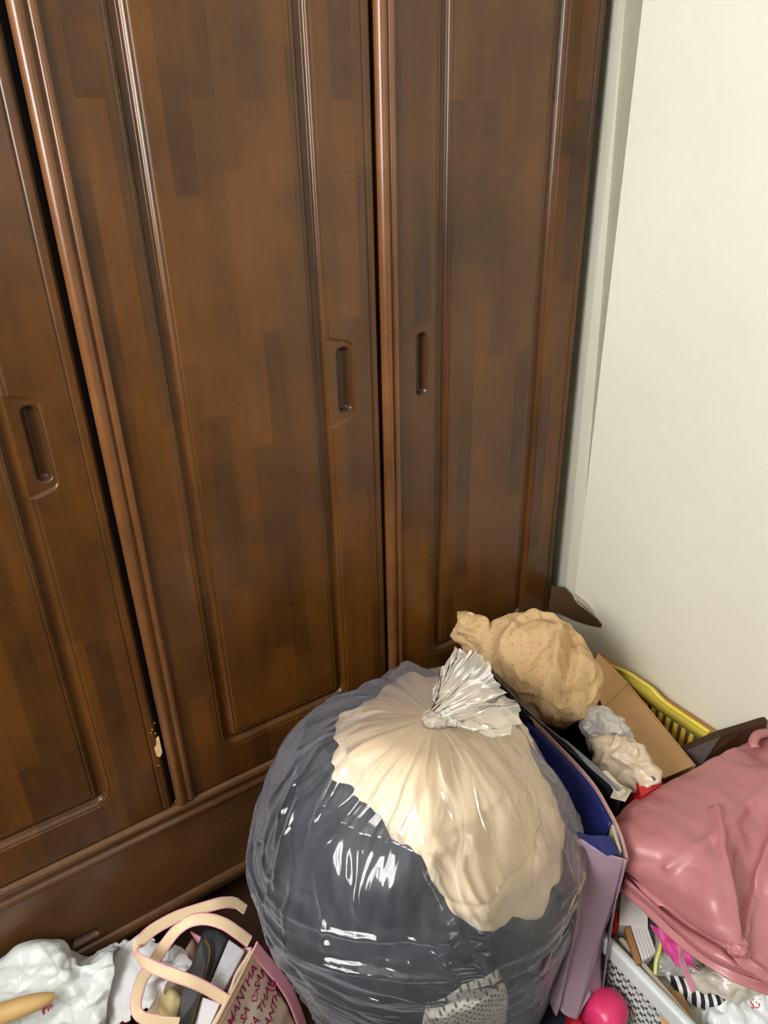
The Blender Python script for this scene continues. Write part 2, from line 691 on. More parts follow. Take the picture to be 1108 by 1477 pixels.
win = root('window_1', (WALL_L - 0.05, (ya + yb) / 2, za))
win['kind'] = 'structure'
fr = boxes('window_frame', [
    (WALL_L - 0.05, ya + 0.02, (za + zb) / 2, 0.06, 0.04, zb - za), (WALL_L - 0.05, yb - 0.02, (za + zb) / 2, 0.06, 0.04, zb - za),
    (WALL_L - 0.05, (ya + yb) / 2, za + 0.02, 0.06, yb - ya, 0.04), (WALL_L - 0.05, (ya + yb) / 2, zb - 0.02, 0.06, yb - ya, 0.04),
    (WALL_L - 0.05, (ya + yb) / 2, (za + zb) / 2, 0.05, 0.05, zb - za)], M_white, bevel=0.004)
at_root(fr, win)

win = root('window_2', ((BW[0] + BW[1]) / 2, WALL_B - 0.05, BW[2]))
win['kind'] = 'structure'
fr = boxes('window_frame', [
    (BW[0] + 0.02, WALL_B - 0.05, (BW[2] + BW[3]) / 2, 0.04, 0.06, BW[3] - BW[2]), (BW[1] - 0.02, WALL_B - 0.05, (BW[2] + BW[3]) / 2, 0.04, 0.06, BW[3] - BW[2]),
    ((BW[0] + BW[1]) / 2, WALL_B - 0.05, BW[2] + 0.02, BW[1] - BW[0], 0.06, 0.04), ((BW[0] + BW[1]) / 2, WALL_B - 0.05, BW[3] - 0.02, BW[1] - BW[0], 0.06, 0.04)],
    M_white, bevel=0.004)
at_root(fr, win)

# tapered wallpapered post closing the gap, added and angled to darken the wall strips
pz = np.array([0.0, 0.5, 1.0, 1.65, CEIL])
y_out = np.array([-0.10, -0.084, -0.066, -0.039, -0.02])
y_mid = np.array([-0.045, -0.037, -0.028, -0.0155, -0.008])
V, F = [], []
for i in range(5):
    V += [(1.105, y_out[i], pz[i]), (1.118, y_mid[i], pz[i]), (1.118 + 0.62 * (0.07 - y_mid[i]), 0.07, pz[i]), (1.24, 0.07, pz[i]), (1.24, y_out[i], pz[i])]
for i in range(4):
    for j in range(5):
        F.append((i * 5 + j, i * 5 + (j + 1) % 5, (i + 1) * 5 + (j + 1) % 5, (i + 1) * 5 + j))
F += [(4, 3, 2, 1, 0), (20, 21, 22, 23, 24)]
structure(mesh_obj('trim_1', V, [f[::-1] for f in F], M_wall, smooth=False))

structure(boxes('trim_4', [(1.180, 0.082, CEIL / 2, 0.134, 0.02, CEIL)], M_wall, bevel=0))  # unseen filler added behind the post to stop outside light leaking through

# torn patch low on the wall: bare brown board where the paper has peeled
patch = [(1.103, -0.007, 0.512), (1.103, -0.041, 0.526), (1.103, -0.063, 0.521), (1.103, -0.090, 0.507), (1.103, -0.123, 0.503), (1.103, -0.146, 0.500), (1.103, -0.160, 0.493),
         (1.103, -0.158, 0.483), (1.103, -0.124, 0.470), (1.103, -0.088, 0.460), (1.103, -0.050, 0.454), (1.103, -0.024, 0.447), (1.103, -0.002, 0.442)]
structure(slab('trim_2', patch[::-1], 0.004, M_torn, bevel=0.001))
curl = control_sheet([[(1.102, -0.067, 0.527), (1.100, -0.103, 0.523), (1.101, -0.134, 0.510)], [(1.098, -0.083, 0.531), (1.094, -0.120, 0.527), (1.099, -0.142, 0.509)],
                      [(1.103, -0.087, 0.513), (1.103, -0.118, 0.508), (1.103, -0.147, 0.502)]], 8, 14)
structure(grid_obj('trim_3', curl, M_wall, thick=0.001))

# ------------------------------------------------------------ wardrobe
TOP = 2.2
ward = root('wardrobe', (0.4, 0.3, 0.0))
tag(ward, 'dark stained wooden built-in wardrobe with grooved doors and a low drawer', 'wardrobe')


def lines(segs):
    """segs of (start, end, step) -> sorted coordinates"""
    out = []
    for a, b, s in segs:
        n = max(1, int(round((b - a) / s)))
        out += list(np.linspace(a, b, n, endpoint=False))
    out.append(segs[-1][1])
    return np.array(out)


def rrect(x, z, x0, x1, z0, z1, r):
    dx = np.abs(x - (x0 + x1) / 2) - (x1 - x0) / 2 + r
    dz = np.abs(z - (z0 + z1) / 2) - (z1 - z0) / 2 + r
    return np.minimum(np.maximum(dx, dz), 0) + np.hypot(np.maximum(dx, 0), np.maximum(dz, 0)) - r


def groove(s):
    """channel moulding round the panel, s = distance from its centre line"""
    a = np.abs(s)
    g = 0.0095 * (1 - sstep(0.004, 0.0095, a))                  # hollow
    b = 0.0035 * (1 - sstep(0.0125, 0.0175, a))                 # outer step
    q = 0.0027 * np.exp(-((a - 0.0118) / 0.0021) ** 2)          # small proud bead on either side
    return np.maximum(g, b) - q


def slot_depth(s, depth):
    return depth * (1 - sstep(-0.0085, 0.0008, s))


def split_mesh(name, xs, zs, D, mask, mat, matm, parent, childname, y0=0.0, back=0.021):
    """height field door front plus returns on its edges; faces under mask become a child part"""
    nx, nz = len(xs), len(zs)
    Xg, Zg = np.meshgrid(xs, zs, indexing='ij')
    P = np.stack([Xg, y0 + D, Zg], -1)
    # folded back edges
    E = np.zeros((nx + 2, nz + 2, 3))
    E[1:-1, 1:-1] = P
    E[0, 1:-1] = P[0]
    E[-1, 1:-1] = P[-1]
    E[1:-1, 0] = P[:, 0]
    E[1:-1, -1] = P[:, -1]
    E[0, 0], E[0, -1], E[-1, 0], E[-1, -1] = P[0, 0], P[0, -1], P[-1, 0], P[-1, -1]
    for sl in ((0, slice(None)), (-1, slice(None)), (slice(None), 0), (slice(None), -1)):
        E[sl][..., 1] = y0 + back
    F = grid_faces(nx + 2, nz + 2)
    mk = np.zeros((nx + 1, nz + 1), bool)
    if mask is not None:
        mk[1:-1, 1:-1] = mask[:-1, :-1] & mask[1:, 1:]
    mkf = mk.ravel()
    V = E.reshape(-1, 3)
    main = [f for f, k in zip(F, mkf) if not k]
    o = mesh_obj(name, V, main, mat, None)
    at_root(o, parent)
    if mask is not None and childname:
        sub = [f for f, k in zip(F, mkf) if k]
        ids = sorted({i for f in sub for i in f})
        mp = {v: k for k, v in enumerate(ids)}
        c = mesh_obj(childname, [V[i] for i in ids], [tuple(mp[i] for i in f) for f in sub], matm, o)
    return o


def make_door(x0, x1, pl, pr, hx0, hx1, bump_to_right, astragal):
    hz0, hz1 = 1.046, 1.157
    zb0, zt0 = 0.475, 2.06
    xs = lines([(x0, x0 + 0.03, 0.0012), (x0 + 0.03, pl - 0.022, 0.012), (pl - 0.022, pl + 0.022, 0.0011), (pl + 0.022, pr - 0.024, 0.02),
                (pr - 0.024, pr + 0.022, 0.0011)] + ([(pr + 0.022, hx1 + 0.012, 0.0011), (hx1 + 0.012, x1 - 0.03, 0.006)] if bump_to_right else [(pr + 0.022, x1 - 0.03, 0.01)])
               + [(x1 - 0.03, x1, 0.0012)])
    if not bump_to_right:
        xs = np.unique(np.concatenate([xs, np.linspace(hx0 - 0.008, hx1 + 0.008, 30)]))
    zs = lines([(0.388, 0.397, 0.0015), (0.397, 0.452, 0.012), (0.452, 0.52, 0.0012), (0.52, 1.0, 0.04), (1.0, 1.062, 0.0015), (1.062, 1.14, 0.012), (1.14, 1.20, 0.0015),
                (1.20, 1.98, 0.06), (1.98, 2.1, 0.002), (2.1, TOP - 0.01, 0.03)])
    Xg, Zg = np.meshgrid(xs, zs, indexing='ij')
    s = rrect(Xg, Zg, pl, pr, zb0, zt0, 0.014)
    D = groove(s)
    hs = rrect(Xg, Zg, hx0, hx1, hz0, hz1, 0.0105)
    if bump_to_right:
        # the groove's outer edge swings out round the finger slot
        b = rrect(Xg, Zg, pr - 0.03, hx1 + 0.0035, hz0 - 0.016, hz1 + 0.012, 0.016)
        skew = (hx1 - Xg) * 0.30
        b = np.maximum(b, -(s - 0.0))
        k = 0.0022 * (1 - sstep(-0.004, 0.0, rrect(Xg, Zg + np.where(Zg > 1.1, -skew, skew) * 0.9, pr - 0.03, hx1 + 0.004, hz0 - 0.010, hz1 + 0.008, 0.010)))
        D = np.where(s > 0.0, np.maximum(D * (1 - sstep(-0.006, 0.004, -k + 0.0012) * 0), k), D)
        inside = (k > 0.0011) & (s > 0.003)
        D = np.where(inside, np.maximum(k, 0.0035 * (1 - sstep(0.0125, 0.0175, s)) * 0 + np.where(s < 0.0095, groove(s), 0)), D)
    D = np.maximum(D, slot_depth(hs, 0.013))
    # quirk and rounded long edges
    e = np.minimum(Xg - x0, x1 - Xg)
    D = D + 0.006 * (1 - sstep(0.0, 0.007, e)) ** 2
    D = D + 0.0022 * np.exp(-((x1 - Xg - 0.016) / 0.0013) ** 2)
    o = split_mesh('door', xs, zs, D, hs < 0.0016, M_door, M_slot, ward, 'handle_recess')
    if astragal:
        # double-beaded cover strip on the hinge edge
        a0, a1 = x0 - 0.003, x0 + 0.029
        t = np.linspace(0, 1, 25)
        w = a0 + (a1 - a0) * t
        prof = -0.012 * np.sqrt(np.clip(1 - ((t - 0.30) / 0.30) ** 2, 0, 1)) * (t < 0.6)
        prof = np.minimum(prof, -0.004 - 0.005 * np.sqrt(np.clip(1 - ((t - 0.8) / 0.2) ** 2, 0, 1)))
        prof[0] = prof[-1] = 0.001
        zz = np.array([0.383, 0.386, 0.392, 1.3, TOP - 0.01])
        shr = np.array([0.2, 0.8, 1.0, 1.0, 1.0])
        P = np.zeros((len(w), len(zz), 3))
        for j, z in enumerate(zz):
            P[:, j] = np.stack([w, prof * shr[j], np.full_like(w, z)], -1)
        mesh_obj('cover_strip', P.reshape(-1, 3), grid_faces(len(w), len(zz)), M_bead, o)
    return o


at_root(boxes('carcass', [(0.412, 0.31, 1.16, 1.396, 0.576, 2.08), (0.412, 0.33, 0.06, 1.39, 0.50, 0.12)], M_void, bevel=0.001), ward)
at_root(boxes('top_rail', [(0.412, 0.02, TOP + 0.02, 1.396, 0.05, 0.06)], M_rail, bevel=0.004), ward)
door_a = make_door(-0.285, 0.177, -0.165, 0.0725, 0.0955, 0.1195, True, False)
door_b = make_door(0.188, 0.646, 0.299, 0.536, 0.5645, 0.5915, True, True)
door_c = make_door(0.653, 1.110, 0.777, 1.009, 0.7205, 0.7435, False, True)
# chip in the edge of the first door, and a scatter of flakes
chip = [(0.174, -0.001, 0.551), (0.179, -0.001, 0.554), (0.179, -0.001, 0.533), (0.179, -0.001, 0.517), (0.174, -0.001, 0.509), (0.169, -0.001, 0.514), (0.168, -0.001, 0.532), (0.173, -0.001, 0.538)]
c = slab('bare_chip', chip[::-1], 0.0012, M_bare, bevel=0)
c.parent = door_a
V, F = [], []
for (u, v, w) in [(0.171, -0.001, 0.574), (0.177, -0.001, 0.585), (0.175, -0.001, 0.563), (0.168, -0.001, 0.569), (0.183, -0.004, 0.399), (0.168, -0.001, 0.493)]:
    r = random.uniform(0.0009, 0.0018)
    b = len(V)
    V += [(u - r, v, w), (u, v - r * .5, w - r), (u + r, v, w), (u, v - r * .5, w + r * 1.3), (u, v + 0.002, w)]
    F += [(b, b + 1, b + 2, b + 3), (b + 1, b, b + 4), (b + 2, b + 1, b + 4), (b + 3, b + 2, b + 4), (b, b + 3, b + 4)]
c = mesh_obj('paint_flakes', V, F, M_bare, None, smooth=False)
c.parent = door_a
c['kind'] = 'stuff'


def h_moulding(name, prof, x0, x1, mat, parent):
    n = len(prof)
    xs = np.linspace(x0, x1, 9)
    P = np.array([[(x, p[0], p[1]) for p in prof] for x in xs])
    o = mesh_obj(name, P.reshape(-1, 3), grid_faces(len(xs), n, cv=True), mat)
    return at_root(o, parent)


def arc(cy, cz, r, a0, a1, n=8):
    return [(cy - r * math.cos(math.radians(a)), cz + r * math.sin(math.radians(a))) for a in np.linspace(a0, a1, n)]


# rail under the doors: fat bead, hollow, thin bead
rail = [(0.03, 0.384)] + arc(0.004, 0.3735, 0.0105, 88, -55) + [(0.001, 0.358)] + arc(0.004, 0.346, 0.0085, 60, -70, 7) + [(0.03, 0.336)]
h_moulding('rail', rail, -0.285, 1.110, M_rail, ward)
base = [(0.03, 0.152)] + arc(0.006, 0.140, 0.014, 80, -40, 8) + arc(0.006, 0.122, 0.007, 60, -80, 6) + [(0.03, 0.113)]
h_moulding('base_rail', base, -0.285, 1.110, M_rail, ward)
# drawers: front with a routed finger slot
for dx0, dx1, hx in ((-0.285, 0.648, -0.018), (0.652, 1.11, 0.88)):
    xs = lines([(dx0, dx0 + 0.01, 0.002), (dx0 + 0.01, hx - 0.04, 0.04), (hx - 0.04, hx + 0.04, 0.0018), (hx + 0.04, dx1 - 0.01, 0.04), (dx1 - 0.01, dx1, 0.002)])
    zs = lines([(0.152, 0.20, 0.0016), (0.20, 0.325, 0.02), (0.325, 0.336, 0.003)])
    Xg, Zg = np.meshgrid(xs, zs, indexing='ij')
    hs = rrect(Xg, Zg, hx - 0.0265, hx + 0.0265, 0.1625, 0.186, 0.006)
    D = slot_depth(hs, 0.012) + 0.004 * (1 - sstep(0, 0.004, np.minimum(Xg - dx0, dx1 - Xg))) ** 2
    split_mesh('drawer', xs, zs, D, hs < 0.001, M_rail, M_bead, ward, 'handle_recess', y0=0.002)

# ------------------------------------------------------------ materials of the clutter
M_film = film('clear_bag_film', None, srgb(202, 204, 220), 0.045, 0.66, rough=0.09, crease=(9.0, 0.2))
M_knot = film('gathered_film', None, srgb(240, 232, 216), 0.42, 0.75, rough=0.2, gloss=0.7, crease=(10.0, 0.2))
M_thin = film('thin_clear_film', None, srgb(238, 238, 238), 0.20, 0.6, rough=0.15, gloss=0.5)
M_cream = simple('cream_padding', srgb(244, 224, 194), 0.6, var=0.05, scale=6, sheen=0.1)
M_slate = simple('slate_cloth', srgb(52, 56, 66), 0.6, var=0.15, scale=10)
M_knit = simple('white_knit', srgb(226, 226, 214), 0.9, var=0.08, bump=0.9, bscale=240)
M_lace = dotted_mat('white_lace', srgb(228, 228, 216), srgb(120, 118, 104), 0.0075, 0.0026)
M_plastic_white = creased(simple('white_carrier_plastic', srgb(230, 236, 238), 0.35, var=0.03, spec=0.5), 16.0, 0.5)
M_tissue = creased(simple('white_tissue', srgb(232, 232, 236), 0.8, var=0.03), 22.0, 0.4)
M_tan = simple('tan_foam', srgb(212, 174, 114), 0.55, var=0.12, scale=14)
M_cream_leather = simple('pale_leather', srgb(240, 214, 176), 0.4, var=0.05)
M_canvas = simple('cream_canvas', srgb(244, 226, 202), 0.45, var=0.04)
M_pink_trim = simple('pink_trim', srgb(242, 166, 184), 0.4, var=0.08)
M_pink_ink = simple('pink_ink', srgb(186, 46, 110), 0.6, var=0.1)
M_red_ink = simple('red_ink', srgb(198, 50, 66), 0.6, var=0.1)
M_stitch = simple('stitch_thread', srgb(165, 95, 85), 0.8)
M_pouch = simple('black_coated_canvas', srgb(44, 44, 48), 0.35, var=0.7, scale=55, spec=0.6)
M_brass = simple('brass_teeth', srgb(176, 150, 96), 0.35, metal=0.8)
M_frost = simple('frosted_sleeve', srgb(196, 198, 204), 0.4, var=0.1, scale=30)
M_cream_pouch = simple('butter_leather', srgb(232, 214, 160), 0.45, var=0.08)
M_red = simple('red_card', srgb(186, 32, 40), 0.5)
M_mauve = simple('mauve_paper', srgb(150, 126, 142), 0.55, var=0.04, scale=8)
M_mauve_edge = simple('mauve_paper_edge', srgb(178, 136, 130), 0.6)
M_navy = simple('navy_board', srgb(15, 30, 98), 0.45, var=0.1)
M_blackbag = simple('black_nylon', srgb(26, 26, 30), 0.5, var=0.2)
M_greyrim = simple('grey_bag_rim', srgb(104, 104, 108), 0.4, var=0.15)
M_dotted = dotted_mat('dotted_beige_cloth', srgb(202, 170, 126), srgb(132, 96, 70), 0.017, 0.0014)
M_plush = simple('beige_plush', srgb(192, 174, 150), 0.5, var=0.22, scale=30, coat=0.4)
M_wrap = creased(simple('grey_plastic_wrap', srgb(178, 174, 168), 0.3, var=0.5, scale=28), 30.0, 0.4)
M_papers = creased(simple('papers_in_clear_plastic', srgb(206, 196, 182), 0.3, var=0.3, scale=34, coat=0.3), 26.0, 0.3)
M_paper = simple('off_white_paper', srgb(190, 180, 160), 0.7, var=0.08)
M_kraft = simple('kraft_board', srgb(190, 150, 102), 0.7, var=0.05)
M_yellow = simple('yellow_plastic', srgb(224, 206, 84), 0.4, var=0.04)
M_orange = simple('orange_plastic', srgb(206, 134, 48), 0.45, var=0.05)
M_darkwood = simple('dark_plank', srgb(58, 36, 24), 0.45, var=0.2)
M_pinkbag = simple('pink_carrier_plastic', srgb(180, 116, 119), 0.36, var=0.06, scale=9, spec=0.55)
creased(M_pinkbag, 7.0, 0.35)
M_pink_strip = simple('pink_ribbon', srgb(220, 150, 170), 0.4)
M_basket = simple('white_basket_plastic', srgb(214, 222, 222), 0.35, var=0.03)
M_carton = simple('white_carton', srgb(226, 224, 222), 0.6, var=0.03)
M_bookcover = simple('brown_cover', srgb(150, 108, 68), 0.6)
M_magenta = simple('magenta_cloth', srgb(206, 66, 140), 0.55, var=0.1)
M_lime = simple('lime_plastic', srgb(196, 200, 110), 0.4, var=0.1)
M_stripes = stripe_mat('black_white_stripes', srgb(28, 28, 32), srgb(226, 226, 228), (0.83, -0.5, 0.1), 0.011)
M_hotpink = simple('hot_pink_plastic', srgb(226, 56, 110), 0.3, var=0.04)
M_redplastic = simple('red_plastic', srgb(178, 20, 34), 0.35)
M_green = simple('green_plastic', srgb(64, 124, 48), 0.5)
M_purple = simple('purple_yarn', srgb(150, 30, 96), 0.9, bump=0.8, bscale=150)
M_navycloth = simple('dark_navy_cloth', srgb(24, 26, 38), 0.85, var=0.3, scale=12)
M_darkbox = simple('charcoal_card', srgb(52, 50, 54), 0.6)

# ------------------------------------------------------------ big clear rubbish bag
PROF = np.array([[0.0, 0.14, 0.475, -0.325], [0.03, 0.195, 0.475, -0.325], [0.12, 0.235, 0.474, -0.328], [0.25, 0.258, 0.47, -0.328], [0.38, 0.262, 0.47, -0.328], [0.48, 0.247, 0.474, -0.328], [0.56, 0.217, 0.48, -0.325], [0.62, 0.172, 0.487, -0.322], [0.66, 0.122, 0.493, -0.325], [0.68, 0.07, 0.499, -0.338], [0.687, 0.02, 0.502, -0.346]])


def prof(z):
    zc = np.clip(z, PROF[0, 0], PROF[-1, 0])
    k = [np.interp(zc, PROF[:, 0], PROF[:, i]) for i in (1, 2, 3)]
    return k


ZS = np.concatenate([np.linspace(0.0, 0.03, 8), np.linspace(0.03, 0.62, 260)[1:], np.linspace(0.62, 0.687, 80)[1:]])
_rr = np.convolve(np.pad(prof(ZS)[0], 10, mode='edge'), np.ones(21) / 21, 'valid')
_cx = np.convolve(np.pad(prof(ZS)[1], 10, mode='edge'), np.ones(21) / 21, 'valid')
_cy = np.convolve(np.pad(prof(ZS)[2], 10, mode='edge'), np.ones(21) / 21, 'valid')
_rr[:8] = prof(ZS)[0][:8]
_rr[-12:] = np.interp(ZS[-12:], [ZS[-12], ZS[-1]], [_rr[-12], 0.016])


def bag_points(nphi, scale, zs=ZS, top=None):
    """surface of the stuffed bag; scale(phi, z) multiplies the radius, added bulge in metres may come in an array"""
    ph = np.linspace(-np.pi, np.pi, nphi, endpoint=False)
    PH, Z = np.meshgrid(ph, zs, indexing='ij')
    r = np.interp(Z, ZS, _rr)
    cx = np.interp(Z, ZS, _cx)
    cy = np.interp(Z, ZS, _cy)
    sc, add = scale(PH, Z)
    r = np.maximum(r * sc + add, 0.004)
    return np.stack([cx + r * np.cos(PH), cy + r * np.sin(PH), Z], -1)


def ring(PH, f):
    return np.cos(PH) * f, np.sin(PH) * f


def lumps(PH, Z):
    """slow bulges shared by the film and what presses against it"""
    c, s = ring(PH, 1.0)
    n = fbm(np.stack([c * 1.5, s * 1.5, Z * 5.5], -1), 90, 2)
    top = sstep(0.45, 0.6, Z) * (1 - sstep(0.655, 0.687, Z))
    return (0.010 + 0.016 * top) * n


FOLDS = [
    ([(-3.083, 0.686), (-3.327, 0.682), (-3.300, 0.672), (-3.214, 0.658)], 0.010, 0.0050),
    ([(-2.906, 0.685), (-2.931, 0.680), (-2.901, 0.668), (-2.866, 0.651)], 0.008, 0.0045),
    ([(-3.563, 0.685), (-3.761, 0.681), (-3.753, 0.673), (-3.654, 0.658)], 0.008, 0.0045),
    ([(-3.809, 0.684), (-4.067, 0.676), (-3.946, 0.664), (-3.797, 0.632)], 0.007, 0.0045),
    ([(-2.230, 0.684), (-2.253, 0.675), (-2.206, 0.659), (-2.141, 0.632)], 0.010, 0.0050),
    ([(-2.089, 0.683), (-2.014, 0.671), (-1.902, 0.646), (-1.876, 0.615)], 0.006, 0.0045),
    ([(-1.604, 0.682), (-1.421, 0.670), (-1.322, 0.656), (-1.374, 0.632)], 0.008, 0.0050),
    ([(-0.694, 0.650), (-0.926, 0.625), (-1.139, 0.594), (-1.349, 0.568), (-1.549, 0.520)], 0.009, 0.0045),
    ([(-0.636, 0.632), (-0.864, 0.585), (-0.984, 0.551), (-1.091, 0.505)], 0.008, 0.0045),
    ([(-3.512, 0.651), (-3.377, 0.621), (-3.304, 0.582), (-3.217, 0.551)], 0.008, 0.0050),
    ([(-3.172, 0.656), (-3.079, 0.625), (-3.037, 0.588)], 0.007, 0.0045),
    ([(-2.151, 0.630), (-1.994, 0.601), (-1.943, 0.568), (-1.905, 0.517)], 0.006, 0.0040),
    ([(-1.906, 0.516), (-1.826, 0.486), (-1.779, 0.458)], 0.006, 0.0035),
    ([(-3.100, 0.441), (-2.679, 0.476), (-2.320, 0.486), (-2.022, 0.488)], 0.008, 0.0045),
    ([(-3.042, 0.408), (-2.668, 0.437), (-2.313, 0.450), (-1.984, 0.463)], 0.008, 0.0045),
    ([(-2.984, 0.502), (-2.578, 0.516), (-2.214, 0.523), (-1.977, 0.525)], 0.007, 0.0045),
    ([(-2.854, 0.407), (-2.536, 0.412), (-2.236, 0.417)], 0.008, 0.0045),
    ([(-2.023, 0.479), (-1.745, 0.466), (-1.449, 0.451), (-1.176, 0.450)], 0.008, 0.0045),
    ([(-1.784, 0.487), (-1.557, 0.479), (-1.273, 0.469)], 0.006, 0.0040),
    ([(-3.263, 0.606), (-3.158, 0.556), (-3.105, 0.501)], 0.006, 0.0045),
]


def film_shape(PH, Z):
    c, s = ring(PH, 1.0)
    up = sstep(0.49, 0.65, Z)
    wq = np.stack([c * 1.3, s * 1.3, Z * 6], -1)
    PW = PH + 0.30 * perlin(wq, 91) + 0.10 * perlin(wq * 2.7, 92)
    cw, sw = ring(PW, 1.0)
    # pleats running up into the knot, stronger in some places than in others
    patch = 0.35 + 1.0 * np.clip(0.5 + 1.4 * perlin(np.stack([c * 1.7, s * 1.7, Z * 4], -1), 93), 0, 1)
    pl = crumple(np.stack([cw * 3.6, sw * 3.6, Z * 2.5], -1), 3, 2)
    pl2 = crumple(np.stack([cw * 9, sw * 9, Z * 4.0], -1), 8, 2)
    # long sags across the lower half
    ZW = Z + 0.035 * perlin(np.stack([c * 1.2, s * 1.2, Z * 3], -1), 94) + 0.02 * np.sin(PH * 1.3 + 1)
    sag = crumple(np.stack([c * 0.9, s * 0.9, ZW * 30], -1), 21, 3)
    sag2 = crumple(np.stack([c * 2.0, s * 2.0, ZW * 62], -1), 24, 2)
    # slanting drags between
    dr = crumple(np.stack([c * 3.0 + Z * 9, s * 3.0 - Z * 4, Z * 5], -1), 26, 2)
    fine = crumple(np.stack([c * 7, s * 7, Z * 26], -1), 30, 2)
    low = 1 - sstep(0.47, 0.56, Z)
    mid = np.exp(-((Z - 0.53) / 0.06) ** 2)
    add = patch * (up * (0.017 * pl + 0.006 * pl2) + low * (0.010 * sag + 0.004 * sag2) + mid * 0.008 * dr + 0.0016 * fine)
    # thin sharp wrinkles: towards the knot, across the belly, slanting between
    def rid(q, w):
        return np.exp(-(perlin(q, 101) / w) ** 2)
    patch2 = np.clip(0.45 + 1.6 * perlin(np.stack([c * 2.1, s * 2.1, Z * 7], -1), 97), 0, 1)
    add = add + patch2 * (up * 0.0075 * rid(np.stack([cw * 4.2, sw * 4.2, Z * 2.4], -1), 0.09)
                          + low * 0.005 * rid(np.stack([c * 1.3, s * 1.3, ZW * 42], -1), 0.14)
                          + mid * 0.004 * rid(np.stack([c * 4.5 + Z * 12, s * 4.5 - Z * 6, Z * 4], -1), 0.09))
    # long single folds
    q2 = np.stack([np.where(PH > 1.6, PH - 2 * np.pi, PH) * 0.24, Z], -1)
    for pts, hgt, wd_ in FOLDS:
        d_, t_ = curve_dist(q2, np.array(pts) * np.array([0.24, 1.0]), 14)
        add = add + hgt * np.exp(-(d_ / wd_) ** 2) * np.sin(np.pi * np.clip(t_ * 0.9 + 0.08, 0, 1)) ** 0.6
    # deep crease under the belly
    zc = 0.435 + 0.008 * np.sin(PH * 3 + 0.6) - 0.02 * sstep(-1.5, -2.4, PH)
    add = add - 0.013 * np.exp(-((Z - zc) / 0.010) ** 2) * (0.25 + 0.75 * sstep(-1.7, -0.9, PH) * (1 - sstep(0.2, 0.8, PH)))
    add = add + 0.008 * np.exp(-((Z - 0.47) / 0.03) ** 2) + lumps(PH, Z) + 0.004
    add = add * np.minimum(1, (0.687 - Z) / 0.03 + 0.12)
    # pressed in on the side of the tote
    add = add - 0.048 * np.exp(-((np.abs(PH) - np.pi + 0.2) / 0.55) ** 2) * (1 - sstep(0.22, 0.44, Z))
    return np.ones_like(Z), add


bag = root('rubbish_bag', (0.475, -0.325, 0.0))
tag(bag, 'large bulging clear plastic rubbish bag tied at the top, full of clothes', 'bag')
Pf = bag_points(560, film_shape)
Vf = Pf.reshape(-1, 3)
nz = len(ZS)
Ff = grid_faces(560, nz, cu=True) + [tuple(i * nz for i in range(560))[::-1]]
at_root(mesh_obj('film', Vf, Ff, M_film), bag)
# gathered tuft above the knot
kn = np.array((0.502, -0.346, 0.685))
rim = np.array([(0.520, -0.329, 0.705), (0.535, -0.319, 0.740), (0.551, -0.325, 0.765), (0.563, -0.341, 0.775), (0.574, -0.364, 0.772), (0.575, -0.394, 0.750), (0.580, -0.410, 0.735), (0.593, -0.419, 0.720),
                (0.581, -0.431, 0.700), (0.558, -0.429, 0.690), (0.538, -0.404, 0.695), (0.516, -0.375, 0.700)])
rs = spline(np.vstack([rim, rim[:1]]), 241)[:-1]
T = []
for k, s in enumerate(np.linspace(0, 1, 44)):
    e = s ** 1.25
    mid = kn + (rs - kn) * e
    a = np.linspace(0, 2 * np.pi, 240, endpoint=False)
    neck = np.stack([np.cos(a) * 0.013, np.sin(a) * 0.013, 0 * a], -1)
    P = mid + neck * (1 - s)
    q = np.stack([np.cos(a) * 2.0, np.sin(a) * 2.0, np.full_like(a, s * 1.2)], -1)
    cr = crumple(q, 41, 3)
    ctr = P.mean(0)
    d = P - ctr
    d /= np.linalg.norm(d, axis=1)[:, None] + 1e-9
    T.append(P + d * (cr * 0.020 * s)[:, None] + np.array([0, 0, 1]) * (0.010 * s * crumple(q * 1.4 + 5, 55, 2))[:, None])
T = np.array(T)
at_root(grid_obj('tied_tuft', T, M_knot, cv=True), bag)
k = blob('knot', (0.508, -0.352, 0.684), (0.027, 0.015, 0.013), M_knot, amp=0.008, freq=60, seed=5, rz=-0.3, nu=64, nv=40)
at_root(k, bag)

# what is in it
REG = np.array([(-4.393, 0.642), (-3.608, 0.658), (-3.201, 0.646), (-2.855, 0.626), (-2.482, 0.594), (-2.184, 0.573), (-2.014, 0.548), (-1.813, 0.516), (-1.628, 0.484), (-1.536, 0.490), (-1.314, 0.465), (-1.100, 0.464),
                (-0.2, 0.33), (0.7, 0.36), (0.9, 0.60), (1.55, 0.62), (1.55, 0.72), (-5.0, 0.72), (-5.0, 0.632)])


REG[REG[:, 1] < 0.55, 1] -= 0.032


def poly_sd(px_, py_, poly):
    """signed distance, negative inside"""
    d = np.full(px_.shape, 1e9)
    ins = np.zeros(px_.shape, bool)
    n = len(poly)
    for i in range(n):
        ax, ay = poly[i]
        bx, by = poly[(i + 1) % n]
        ex, ey = bx - ax, by - ay
        wx, wy = px_ - ax, py_ - ay
        t = np.clip((wx * ex + wy * ey) / (ex * ex + ey * ey + 1e-12), 0, 1)
        d = np.minimum(d, np.hypot(wx - ex * t, wy - ey * t))
        c = ((ay > py_) != (by > py_)) & (px_ < (bx - ax) * (py_ - ay) / (by - ay + 1e-12) + ax)
        ins ^= c
    return np.where(ins, -d, d)


def under_film(PH, Z, scale, add, margin):
    r = np.interp(Z, ZS, _rr)
    fs, fa = film_shape(PH, Z)
    return np.ones_like(Z), np.minimum(r * scale + add, r * fs + fa - margin) - r


